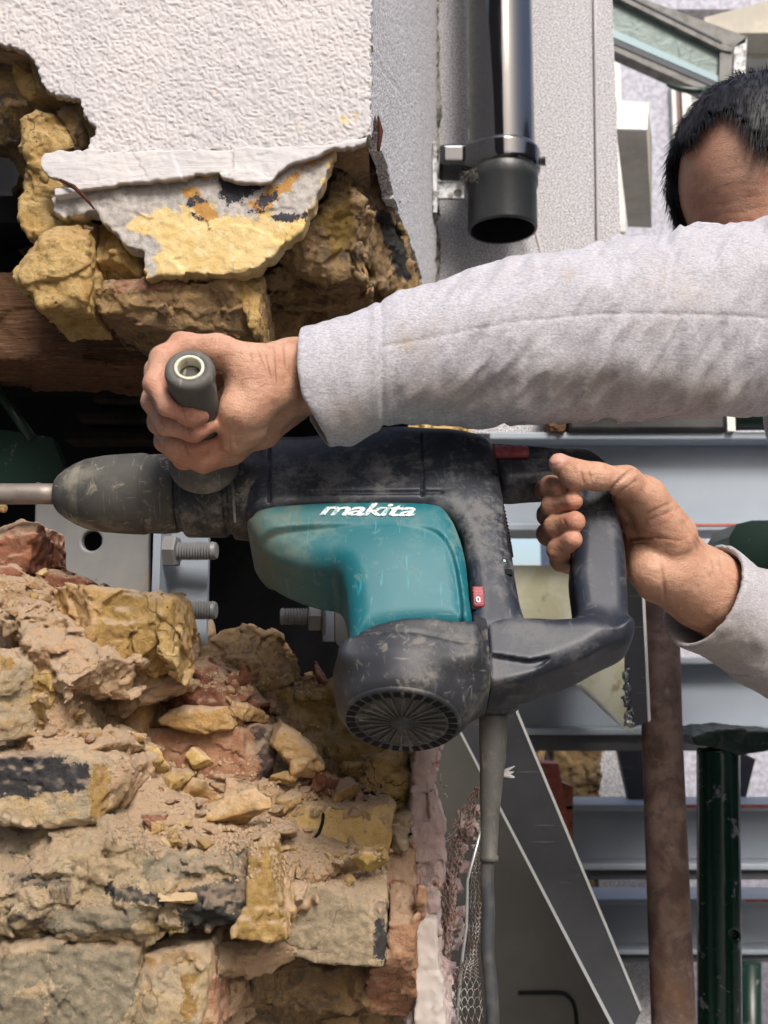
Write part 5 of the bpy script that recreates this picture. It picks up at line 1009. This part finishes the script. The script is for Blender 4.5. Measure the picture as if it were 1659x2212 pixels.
L_meta = [[J(660, 805, .770, 62), J(560, 785, .735, 38), J(470, 758, .722, 34), J(398, 748, .722, 27)],
          [J(660, 810, .775, 60), J(560, 790, .755, 38), J(470, 765, .750, 34), J(400, 755, .748, 28)],
          [J(670, 815, .78, 60), J(560, 820, .782, 36), J(470, 800, .785, 34), J(410, 800, .788, 25)],
          [J(650, 815, .770, 62), J(570, 850, .738, 46), J(510, 890, .730, 34), J(490, 915, .735, 26)],
          [J(650, 830, .78, 58), J(585, 880, .775, 48), J(520, 930, .765, 38), J(470, 975, .76, 30)],
          [J(600, 815, .775, 56), J(530, 850, .765, 44), J(500, 870, .765, 40)],
         [J(620, 812, .765, 60), J(535, 815, .735, 48), J(534, 880, .737, 47), J(540, 920, .745, 40)],
         [J(620, 812, .765, 66), J(548, 812, .742, 50), J(536, 885, .742, 46), J(505, 950, .75, 34)]]
L_arm = [J(640, 812, .775, 76), (W(740, 812, .78), .031), (W(1000, 770, .80), .036), (W(1330, 720, .82), .042), (W(1800, 690, .84), .048), (W(2150, 790, .86), .058)]
ax0, ax1 = hb_w, he_w
def f_lh(P):
    palm = None
    for m in L_meta:
        c = chain(P, m, .006); palm = c if palm is None else smin(palm, c, .010)
    palm = smin(palm, chain(P, L_arm, .01), .012)
    # the grip sits in the palm
    fs = None
    for fch, nm in ((L_pinky, 0), (L_ring, 1), (L_mid, 2), (L_idx, 3)):
        c = chain(P, fch, .005); fs = c if fs is None else smin(fs, c, .0018)
    th = chain(P, L_thumb, .008)
    d = smin(smin(palm, fs, .006), th, .006)
    d = smax(d, -(cone(P, ax0 - (ax1 - ax0) * .2, ax1 + (ax1 - ax0) * .5, .0170, .0170)), .0015)
    S = []
    for x0, y0, x1, y1, Y, w_, dp in ((556, 752, 575, 800, .735, 1.8, .0011), (570, 760, 590, 830, .732, 2.0, .0012), (592, 745, 598, 850, .732, 1.6, .0008), (536, 742, 548, 790, .735, 1.6, .0007), (350, 812, 372, 850, .70, 2.2, .0012), (318, 850, 332, 872, .70, 2, .0010), (395, 880, 400, 905, .70, 1.8, .0007), (495, 920, 500, 975, .745, 2.2, .0012), (478, 930, 488, 985, .745, 2, .0011), (366, 838, 392, 866, .70, 2.4, .0010)):
        S.append((W(x0, y0, Y), W(x1, y1, Y), px2m(w_ * 1.6, Y), dp * .9))
    d = creases(P, d, S)
    return d + .0004 * fbm(P, .008, 61, 3) + .0010 * fbm(P, .03, 62, 2)
lo = W(280, 1080, .68) - [.01, .02, .03]; V1, F1 = nets(f_lh, (W(290, 900, .7)[0] - .02, .66, W(500, 1060, .75)[2] - .02), (W(800, 800, .78)[0], .86, W(450, 690, .7)[2] + .02), .00115)
# right hand on the rear grip
R_f = [[J(1300, 1090, .885, 28.3), J(1215, 1062, .868, 25.3), J(1180, 1058, .845, 24.3), J(1190, 1052, .815, 23.3), J(1212, 1056, .800, 21.3)],
       [J(1320, 1130, .888, 28.3), J(1230, 1118, .872, 25.3), J(1186, 1112, .848, 25.3), J(1195, 1094, .812, 24.8), J(1236, 1082, .792, 23.3)],
       [J(1330, 1175, .885, 27.3), J(1240, 1160, .868, 25.3), J(1186, 1155, .840, 25.3), J(1200, 1138, .806, 24.8), J(1242, 1126, .786, 23.3)],
       [J(1330, 1230, .880, 25.3), J(1250, 1225, .865, 23.3), J(1212, 1210, .835, 23.3), J(1206, 1188, .804, 23.3), J(1236, 1166, .788, 21.3)]]
R_th = [J(1445, 1160, .845, 60), J(1395, 1075, .822, 42), J(1350, 1040, .805, 33), J(1290, 1030, .790, 29.5), J(1245, 1026, .786, 30), J(1206, 1000, .790, 22)]
R_palm = [[J(1520, 1275, .880, 74), J(1450, 1200, .862, 66), J(1400, 1130, .855, 52), J(1372, 1080, .865, 40)],
          [J(1520, 1275, .885, 74), J(1440, 1215, .872, 66), J(1395, 1170, .876, 44)],
          [J(1520, 1265, .880, 76), J(1440, 1235, .855, 62), J(1405, 1235, .845, 44), J(1394, 1200, .85, 36)],
          [J(1500, 1262, .88, 70), J(1420, 1250, .87, 46), J(1385, 1215, .880, 32)],
          [J(1420, 1120, .86, 46), J(1360, 1085, .845, 32), J(1350, 1060, .82, 28)], [J(1400, 1100, .88, 40), J(1330, 1110, .888, 28)], [J(1400, 1180, .885, 40), J(1340, 1200, .886, 28)]]
R_arm = [J(1510, 1265, .882, 78), J(1600, 1325, .895, 86), (W(1800, 1440, .93), .037), (W(2050, 1540, .98), .046), (W(1980, 1100, 1.12), .056)]
grx = RT.T @ np.array([0, 0, 1.0])
def f_rh(P):
    palm = None
    for m in R_palm:
        c = chain(P, m, .006); palm = c if palm is None else smin(palm, c, .009)
    palm = smin(palm, chain(P, R_arm[:3], .01), .012); fs = None
    for m in R_f:
        c = chain(P, m, .004); fs = c if fs is None else smin(fs, c, .0022)
    d = smin(palm, fs, .005); th = chain(P, R_th, .007); d = smin(d, th, .0045)
    L = (P - TO) @ RT.T
    g = extr(D_grip(L[:, 0], L[:, 1]), L[:, 2], .0195, .015); d = smax(d, -g - .0012, .002)
    S = []
    for x0, y0, x1, y1, Y, w_, dp in ((1362, 1015, 1312, 1062, .785, 2.6, .0018), (1372, 1040, 1330, 1068, .79, 2, .0010), (1395, 1110, 1450, 1085, .80, 2, .0007), (1405, 1122, 1462, 1098, .80, 2, .0006), (1358, 1165, 1420, 1160, .80, 2.6, .0016), (1420, 1160, 1470, 1170, .80, 2, .0008), (1430, 1215, 1436, 1290, .80, 2.6, .0010), (1365, 1175, 1400, 1172, .80, 2, .0010), (1255, 1010, 1262, 1045, .76, 1.6, .0007), (1270, 1008, 1276, 1040, .76, 1.6, .0006), (1480, 1130, 1530, 1250, .80, 3, .0006), (1216, 1072, 1226, 1096, .78, 1.4, .0005), (1216, 1122, 1226, 1142, .78, 1.4, .0005)):
        S.append((W(x0, y0, Y), W(x1, y1, Y), px2m(w_ * 1.5, Y), dp))
    # the creases lie on the skin: measure them along the line of sight
    pp = proj(P); cr_ = 0
    for a, b, wd, dp in S:
        A, B = proj(np.array([a, b])); ab = B - A; t = np.clip((pp - A) @ ab / (ab @ ab), 0, 1); e = np.linalg.norm(pp - A - t[:, None] * ab, axis=1) * .83 / FP; cr_ = cr_ + dp * np.exp(-(e / wd) ** 2) * np.clip((.87 - P[:, 1]) / .02, 0, 1)
    d = d + cr_
    nl = W(1200, 987, .772); d = d + .0006 * np.exp(-((np.linalg.norm((P - nl) / np.array([.009, .02, .006]), axis=1) - 1) / .16) ** 2)
    return d + .0004 * fbm(P, .008, 71, 3) + .0008 * fbm(P, .03, 72, 2)
V2, F2 = nets(f_rh, (W(1150, 1100, .79)[0] - .01, .75, W(1500, 1420, .85)[2] - .02), (W(1680, 1300, .88)[0], .93, W(1300, 970, .78)[2] + .02), .00115)
# head and neck (face turned to the left and down)
HC = W(1634, 426, .985); fy = math.radians(57); fp_ = math.radians(18)
hx = np.array([-math.cos(fp_) * math.cos(fy), -math.cos(fp_) * math.sin(fy), -math.sin(fp_)]); hs_ = np.array([math.sin(fy), -math.cos(fy), 0.0]); hz = np.cross(hx, hs_); hz = hz if hz[2] > 0 else -hz
HR = np.stack([hx, hs_, hz], 1)
def HL(a, b, c): return HC + HR @ np.array([a, b, c - .050])
def f_head(P):
    Q = (P - HC) @ HR
    d = ellip(Q, (-.012, 0, .018), (.096, .076, .092)); Q = Q + np.array([0, 0, .050])
    d = smin(d, ellip(Q, (.035, 0, -.035), (.052, .056, .078)), .03)
    d = smin(d, ellip(Q, (.062, 0, -.088), (.024, .026, .020)), .02)
    d = smin(d, cone(Q, (.083, .034, .008), (.090, .008, .004), .007, .007), .012); d = smin(d, cone(Q, (.083, -.034, .008), (.090, -.008, .004), .007, .007), .012)
    d = smin(d, cone(Q, (.090, 0, .0), (.108, 0, -.034), .007, .011), .008)
    d = smax(d, -ellip(Q, (.098, .032, -.012), (.013, .016, .010)), .008); d = smax(d, -ellip(Q, (.098, -.032, -.012), (.013, .016, .010)), .008)
    d = smin(d, ellip(Q, (.082, .032, -.012), (.011, .013, .009)), .002); d = smin(d, ellip(Q, (.082, -.032, -.012), (.011, .013, .009)), .002)
    d = smin(d, ellip(Q, (.088, 0, -.058), (.009, .022, .005)), .004); d = smin(d, ellip(Q, (.086, 0, -.067), (.009, .019, .006)), .004)
    for s in (1, -1): d = smin(d, smax(ellip(Q, (-.005, s * .078, -.018), (.018, .008, .031)), -ellip(Q, (.0, s * .086, -.016), (.010, .006, .018)), .003), .005)
    # brow furrows
    wv = .004 * fbm(Q, .02, 83, 2); wm = .55 + .6 * vnoise(Q / .025 + 9)
    for z, a in ((.022, .0017), (.032, .0016), (.043, .0013), (.055, .0010), (.068, .0007)):
        d = d + a * .8 * wm * np.exp(-((Q[:, 2] - z - wv) / .0016) ** 2) * (Q[:, 0] > .04)
    for y in (-.006, .005, -.016): d = d + .0010 * np.exp(-((Q[:, 1] - y) / .0016) ** 2) * np.clip(1 - np.abs(Q[:, 2] - .016) / .014, 0, 1) * (Q[:, 0] > .05)
    neck = cone(P, HL(-.045, 0, -.03), (.50, 1.06, 1.50), .055, .062)
    return smin(d, neck, .02) + .0007 * fbm(P, .03, 81, 2)
V3, F3 = nets(f_head, HC - .17, HC + [.19, .17, .15], .0022)
f_arm2 = lambda P: chain(P, L_arm[1:], .01)
V4, F4 = nets(f_arm2, (W(760, 800, .78)[0], .72, 1.36), (.60, .96, 1.66), .006)
f_arm3 = lambda P: chain(P, R_arm[1:], .01)
V5, F5 = nets(f_arm3, (W(1640, 1300, .88)[0] - .02, .82, 1.0), (.66, 1.22, 1.50), .006)
def legs(P):
    d = chain(P, [((.66, .93, .98), .085), ((.62, .90, .55), .058), ((.68, .90, .10), .042)], .02); return np.minimum(d, chain(P, [((.70, 1.09, .98), .085), ((.78, 1.10, .55), .058), ((.86, 1.11, .10), .042)], .02))
def torso(P, g=0):
    P = P - np.array([.07, .02, 0]); return smin(smin(cone(P, (.52, 1.0, 1.40), (.64, 1.0, 1.05), .125 + g, .135 + g), cone(P, (.52, .88, 1.43), (.52, 1.13, 1.43), .065 + g, .065 + g), .05), cone(P, (.66, .95, .98), (.70, 1.06, .98), .11 + g, .11 + g), .05)
V6, F6 = nets(lambda P: smin(torso(P), legs(P), .03), (.40, .72, .03), (1.0, 1.28, 1.62), .012)
Vs = [V1, V2, V3, V4, V5, V6]; Fs_ = []; o_ = 0
for v, f in zip(Vs, (F1, F2, F3, F4, F5, F6)): Fs_.append(f + o_); o_ += len(v)
VB = np.concatenate(Vs); FB = np.concatenate(Fs_)
red = np.zeros(len(VB)); n1, n2 = len(V1), len(V2)
for ch in (L_pinky, L_ring, L_mid, L_idx): red[:n1] = np.maximum(red[:n1], np.exp(-(np.linalg.norm(V1 - ch[-2][0], axis=1) / .020) ** 2))
for ch in R_f: red[n1:n1 + n2] = np.maximum(red[n1:n1 + n2], .8 * np.exp(-(np.linalg.norm(V2 - ch[-1][0], axis=1) / .016) ** 2))
for k in (W(372, 725, .70), W(330, 840, .70)): red[:n1] = np.maximum(red[:n1], .5 * np.exp(-(np.linalg.norm(V1 - k, axis=1) / .015) ** 2))
nail = np.zeros(len(VB)); nl = W(1201, 986, .775); nail[n1:n1 + n2] = np.clip((1.15 - np.linalg.norm((V2 - nl) / np.array([.0095, .03, .0062]), axis=1)) * 5, 0, 1)
ks = [(1362, 1015, 1312, 1062, 2.2), (1372, 1040, 1330, 1068, 1.6), (1395, 1110, 1450, 1085, 1.8), (1405, 1122, 1462, 1098, 1.4), (1358, 1165, 1420, 1160, 2.4), (1420, 1160, 1470, 1172, 1.6), (1430, 1215, 1436, 1290, 2.0), (1365, 1175, 1400, 1172, 1.4), (1255, 1010, 1262, 1045, 1.4), (1272, 1008, 1277, 1040, 1.3),
      (1210, 1042, 1216, 1070, 1.4), (1206, 1072, 1222, 1098, 1.8), (1214, 1076, 1228, 1098, 1.2), (1206, 1118, 1222, 1142, 1.8), (1216, 1118, 1228, 1140, 1.2), (1208, 1162, 1222, 1184, 1.6), (1188, 1075, 1250, 1100, 1.0), (1380, 1050, 1420, 1100, 1.1), (1470, 1120, 1500, 1160, 1.2), (1480, 1130, 1525, 1190, 1.1),
      (556, 755, 575, 800, 1.4), (572, 760, 590, 830, 1.5), (592, 745, 598, 850, 1.2), (536, 742, 548, 790, 1.2), (352, 818, 372, 846, 1.8), (322, 852, 338, 872, 1.6), (395, 880, 402, 908, 1.4), (368, 842, 392, 862, 1.6), (495, 920, 500, 975, 1.6), (346, 905, 358, 925, 1.4), (405, 915, 410, 940, 1.3), (400, 960, 408, 985, 1.4), (612, 740, 616, 800, 1.1)]
pB = proj(VB); crs = np.zeros(len(VB)); wob = 3.0 * vnoise(VB / .006 + 3)
for x0, y0, x1, y1, w_ in ks:
    A = np.array([x0, y0]); ab = np.array([x1 - x0, y1 - y0], float); t = np.clip((pB - A) @ ab / (ab @ ab), 0, 1); e = np.linalg.norm(pB - A - t[:, None] * ab, axis=1) + wob * .6
    crs = np.maximum(crs, .6 * np.exp(-(e / (w_ * 1.5)) ** 2) * np.sin(np.clip(t, .04, .96) * math.pi) ** .6)
crs[n1 + n2 + len(V3):] = 0; crs = np.where(VB[:, 1] < .86, crs, 0)
hd0 = n1 + n2; red[hd0:hd0 + len(V3)] = np.clip(.25 + .4 * vnoise(V3 / .03), 0, 1)
obj('body', (VB, FB), m_skin, pr_, masks={'red': red, 'nail': nail, 'crease_shade': crs})

# ------------------------------------------------------------------ sweatshirt
q = M_('grey_marl_fleece', .95, 0, .15); v = q.map((1, 1, 1), (0, math.radians(10), 0))
n = q.noise(1.0, 3, .6, 0, q.map((420, 420, 900), (0, math.radians(8), 0))); c = q.mix(q.rng(n, .36, .64), (.36, .352, .385), (.50, .492, .54))
n2_ = q.noise(1.0, 2, .5, 0, q.map((160, 160, 700), (0, math.radians(8), 0))); c = q.mix(q.rng(n2_, .52, .74, 0, .5), c, (.27, .25, .26))
c = q.mix(q.rng(q.noise(16, 5, .7, .4), .52, .72, 0, .30), c, (.46, .39, .31))
c = q.mix(q.math('MULTIPLY', q.attr('brown_tint'), .5), c, (.30, .235, .17))
q.col(c); q.b.inputs['Sheen Weight'].default_value = .35; q.b.inputs['Sheen Roughness'].default_value = .5; q.bump(n, .45, .0009); q.bump(q.noise(60, 6, .7), .45, .003); m_flc = q.m
# near sleeve: cross sections read from its outline
ys = [(640, 712, 962), (652, 710, 966), (690, 702, 970), (720, 696, 966), (760, 684, 958), (800, 672, 936), (850, 645, 914), (900, 632, 908), (950, 620, 906), (1020, 597, 908), (1100, 577, 911), (1180, 566, 908), (1240, 558, 904), (1330, 522, 900), (1390, 527, 896), (1440, 506, 894), (1500, 497, 893), (1560, 504, 890), (1620, 490, 888), (1700, 470, 886), (1900, 440, 900), (2300, 520, 1080)]
SX = []; 
for x, t_, b_ in ys:
    Y = .762 + .10 * (x - 650) / 1500; a, b = W(x, t_, Y), W(x, b_, Y); SX.append((a[0], Y, (a[2] + b[2]) / 2, (a[2] - b[2]) / 2))
SX = np.array(SX); xs_ = SX[:, 0]
def f_sl(P):
    x = P[:, 0]; cy = np.interp(x, xs_, SX[:, 1]); cz = np.interp(x, xs_, SX[:, 2]); hz_ = np.interp(x, xs_, SX[:, 3]); hy = np.minimum(hz_ * .92, .062)
    dy = (P[:, 1] - cy) / hy; dz = (P[:, 2] - cz) / hz_; r = np.sqrt(dy * dy + dz * dz) + 1e-9; ang = np.arctan2(dz, -dy)
    d = (r - 1) * np.minimum(hy, hz_)
    u = (x - xs_[1])
    # folds: broad diagonal creases that run round the arm, deeper near the elbow and the shoulder
    def ridge(v): return 1 - 2 * np.abs(v)
    k = np.clip((u - .02) / .12, 0, 1)
    d = d - k * .0034 * ridge(fbm(np.stack([u * .75 - ang * .022, ang * .020, 0 * u], 1), .018, 91, 3) * .8) - k * .0026 * fbm(np.stack([u * .35 + ang * .030, ang * .04, 0 * u], 1), .030, 95, 2)
    d = d - .0012 * fbm(np.stack([u, ang * .02, 0 * u], 1), .012, 93, 2)
    # cuff seam, long seam
    sx = np.interp(PZ_(P), [0, 1], [0, 0]) if False else 0
    cs = W(825, 800, .77)[0] + .10 * (P[:, 2] - cz) * -.25; d = d + .0020 * np.exp(-((x - cs) / .0016) ** 2) - .0012 * np.exp(-((x - cs + .005) / .003) ** 2)
    zs = np.interp(x, [W(825, 742, .72)[0], W(1100, 705, .74)[0], W(1300, 686, .75)[0], W(1659, 680, .76)[0]], [W(825, 742, .72)[2], W(1100, 705, .74)[2], W(1300, 686, .75)[2], W(1659, 680, .76)[2]])
    d = d + .0012 * np.exp(-((P[:, 2] - zs) / .0012) ** 2) * (x > cs) * (P[:, 1] < cy)
    # open cuff
    xe = W(652, 830, .77)[0] + .0; lip = .17 * np.maximum(cz + hz_ * .1 - P[:, 2], 0) + 1.2 * np.maximum(cz - hz_ * .35 - P[:, 2], 0) ** 1.0 * .35
    d = smax(d, xe + lip - x, .003)
    inner = (r - .90) * np.minimum(hy, hz_); d = smax(d, -np.maximum(inner, x - (xe + .035)), .002)
    return d
Va, Fa = nets(f_sl, (W(630, 800, .76)[0] - .01, .69, W(700, 1000, .76)[2] - .03), (.58, .96, 1.68), .0017, slack=.008)
cA = W(1520, 1288, .882); cB = W(1800, 1445, .935); cD = W(2080, 1560, .985); cE = W(2000, 1100, 1.12)
def f_sr(P):
    ab = cB - cA; L = np.linalg.norm(ab); n = ab / L; t = (P - cA) @ n; Rr = np.interp(t, [-.02, 0, .03, .08, .16], [.0505, .0490, .0455, .049, .054])
    d0 = np.linalg.norm(P - cA - np.clip(t, -.03, L)[:, None] * n, axis=1) - Rr
    d0 = np.where(t > -.03, d0, d0) - .0030 * fbm(P, .035, 97, 2) * np.clip(t / .04, .2, 1) - .0012 * np.abs(fbm(P, .016, 98, 2))
    d1 = chain(P, [(cB, .054), (cD, .056), (cE, .066), (np.array([.53, 1.13, 1.42]), .072)], .01)
    d = smin(d0, d1, .01)
    d = d + .0016 * np.exp(-((t - .060) / .0016) ** 2)
    d = smax(d, -t - .002, .002)
    d = smax(d, -np.maximum(d0 + .0050, t - .045), .001)
    return d
Vb, Fb = nets(f_sr, (W(1440, 1400, .85)[0] - .02, .80, 1.02), (.70, 1.24, 1.52), .0022, slack=.008)
Vc, Fc_ = nets(lambda P: smin(smin(torso(P, .022), cone(P, (.56, .85, 1.44), (.50, .90, 1.45), .07, .07), .03), cone(P, (.50, 1.02, 1.48), (.47, 1.02, 1.50), .085, .075), .03) - .004 * fbm(P, .06, 99, 2), (.34, .72, .88), (.88, 1.28, 1.62), .008, slack=.02)
Fc_ = Fc_[(Vc[Fc_].mean(1)[:, 2] > .93)]
VS = np.concatenate([Va, Vb, Vc]); FS = np.concatenate([Fa, Fb + len(Va), Fc_ + len(Va) + len(Vb)])
brown_tint = np.zeros(len(VS)); pj = proj(VS)  # brown tint, mostly along the lower sides of the sleeves
for cx, cy_, rx_, ry_ in ((1000, 850, 160, 40), (1230, 590, 16, 14), (880, 740, 25, 20), (1580, 1400, 120, 90), (1640, 1500, 120, 60), (1300, 830, 220, 45), (1500, 850, 160, 40), (760, 900, 60, 45)):
    brown_tint = np.maximum(brown_tint, np.exp(-((pj[:, 0] - cx) / rx_) ** 2 - ((pj[:, 1] - cy_) / ry_) ** 2))
obj('sweatshirt', (VS, FS), m_flc, pr_, masks={'brown_tint': brown_tint})
q = M_('navy_work_trousers', .9); q.col(q.mix(q.rng(q.noise(30, 4), .4, .6), (.03, .035, .05), (.045, .05, .07))); q.bump(q.noise(60, 4), .4, .002)
Vt, Ft = nets(lambda P: smin(smin(legs(P) - .018, cone(P, (.66, .95, .98), (.70, 1.06, .98), .125, .125), .03), 9.0 + 0 * P[:, 0], .01) - .006 * fbm(P, .07, 101, 2), (.46, .72, .05), (1.0, 1.28, 1.16), .010, slack=.02); obj('trousers', (Vt, Ft), q.m, pr_)
q = M_('brown_leather_boot', .6); q.col((.10, .06, .035))
for c_ in ((.66, .90), (.84, 1.11)): obj('boot', nets(lambda P: smax(smin(cone(P, (c_[0] + .03, c_[1], .05), (c_[0] - .13, c_[1], .04), .052, .045), cone(P, (c_[0] + .02, c_[1], .05), (c_[0] + .02, c_[1], .16), .05, .056), .02), -P[:, 2] + .002, .004), (c_[0] - .22, c_[1] - .09, -.01), (c_[0] + .13, c_[1] + .09, .23), .007), q.m, pr_)
# ------------------------------------------------------------------ hair: a cap and many short strands
q = M_('black_hair', .55, 0, .35); q.col(q.mix(q.noise(300, 2), (.006, .006, .009), (.018, .017, .022))); m_hair = q.m
def hair_line(Q):
    """positive where hair grows: forehead and face stay bare"""
    x, y, z = Q[:, 0], Q[:, 1], Q[:, 2]
    return np.maximum(z - .070 + .030 * np.clip((y - .002) / .028, 0, 1) - .010 * np.cos(y * 75 + .6) - .10 * (x - .06), .020 - x + .18 * z)
def f_cap(P):
    Q = (P - HC) @ HR
    d = ellip(Q, (-.014, 0, .020), (.107, .087, .101)) - .002 * np.abs(fbm(P, .012, 111, 2)); hl = hair_line(Q) + .008 * fbm(P, .012, 112, 2)
    return smax(smax(d, -hl * .8, .004), -(Q[:, 2] + .055), .006)
Vh, Fh = nets(f_cap, HC - .14, HC + .14, .0028, slack=.01); hair = None
rs = np.random.RandomState(8); strands = []; HV = []; HF = []; o_ = 0
dirs = rs.normal(size=(20000, 3)); dirs /= np.linalg.norm(dirs, axis=1)[:, None]
Qr = dirs * np.array([.104, .084, .098]) + np.array([-.014, 0, .020]); keep = (hair_line(Qr) > -.003) & (Qr[:, 2] > -.050); Qr = Qr[keep]; Dn = dirs[keep] / np.array([.104, .084, .098]); Dn /= np.linalg.norm(Dn, axis=1)[:, None]
crown = np.array([-.08, 0, .09])
for p, n_ in zip(Qr, Dn):
    fl = p - crown; fl = fl - n_ * (fl @ n_); fl /= np.linalg.norm(fl) + 1e-6; fl = fl + rs.normal(size=3) * .16; L_ = rs.uniform(.018, .032) * (.55 + .45 * min(1, max(0, float(hair_line(p[None])[0]) / .02)))
    lift = rs.uniform(.06, .22); pts = [p, p + (fl * .45 + n_ * lift * .5) * L_, p + (fl * .95 + n_ * lift * .55 - np.array([0, 0, .12])) * L_]
    w = np.cross(fl, n_); w /= np.linalg.norm(w) + 1e-6; r0 = .00055
    for j, (pt, rr) in enumerate(zip(pts, (r0, r0 * .8, r0 * .1))):
        for s_, u_ in ((w, 1), (-w * .5 + n_ * .8, 1), (-w * .5 - n_ * .8, 1)): HV.append(HC + HR @ (pt + s_ * rr))
    for j in (0, 1):
        for k in range(3): HF.append((o_ + j * 3 + k, o_ + j * 3 + (k + 1) % 3, o_ + j * 3 + 3 + (k + 1) % 3, o_ + j * 3 + 3 + k))
    o_ += 9
obj('hair', (np.concatenate([Vh, np.array(HV)]), np.concatenate([Fh, np.array(HF) + len(Vh)])), m_hair, pr_)
q = M_('eye_white', .2); q.col((.6, .57, .53))
q2 = M_('dark_iris', .15); q2.col((.02, .012, .008))
for s in (1, -1):
    e = obj('eye', nets(lambda P: ellip(P, HL(.0885, s * .032, -.013), (.0065, .0065, .0065)), HL(.0885, s * .032, -.013) - .01, HL(.0885, s * .032, -.013) + .01, .0012), q.m, pr_)
    obj('iris', nets(lambda P: ellip(P, HL(.0940, s * .032, -.016), (.0028, .0028, .0028)), HL(.0940, s * .032, -.016) - .005, HL(.0940, s * .032, -.016) + .005, .0007), q2.m, e)
    bp = [HL(.088 - .012 * t * t, s * (.012 + .036 * t), .012 + .006 * math.sin(t * 3)) for t in np.linspace(0, 1, 8)]; obj('eyebrow', tube(bp, [.002, .0032, .0034, .0034, .003, .0028, .002, .001], 8), m_hair, pr_)
for o in bpy.data.objects:
    if '_u' in o: del o['_u']
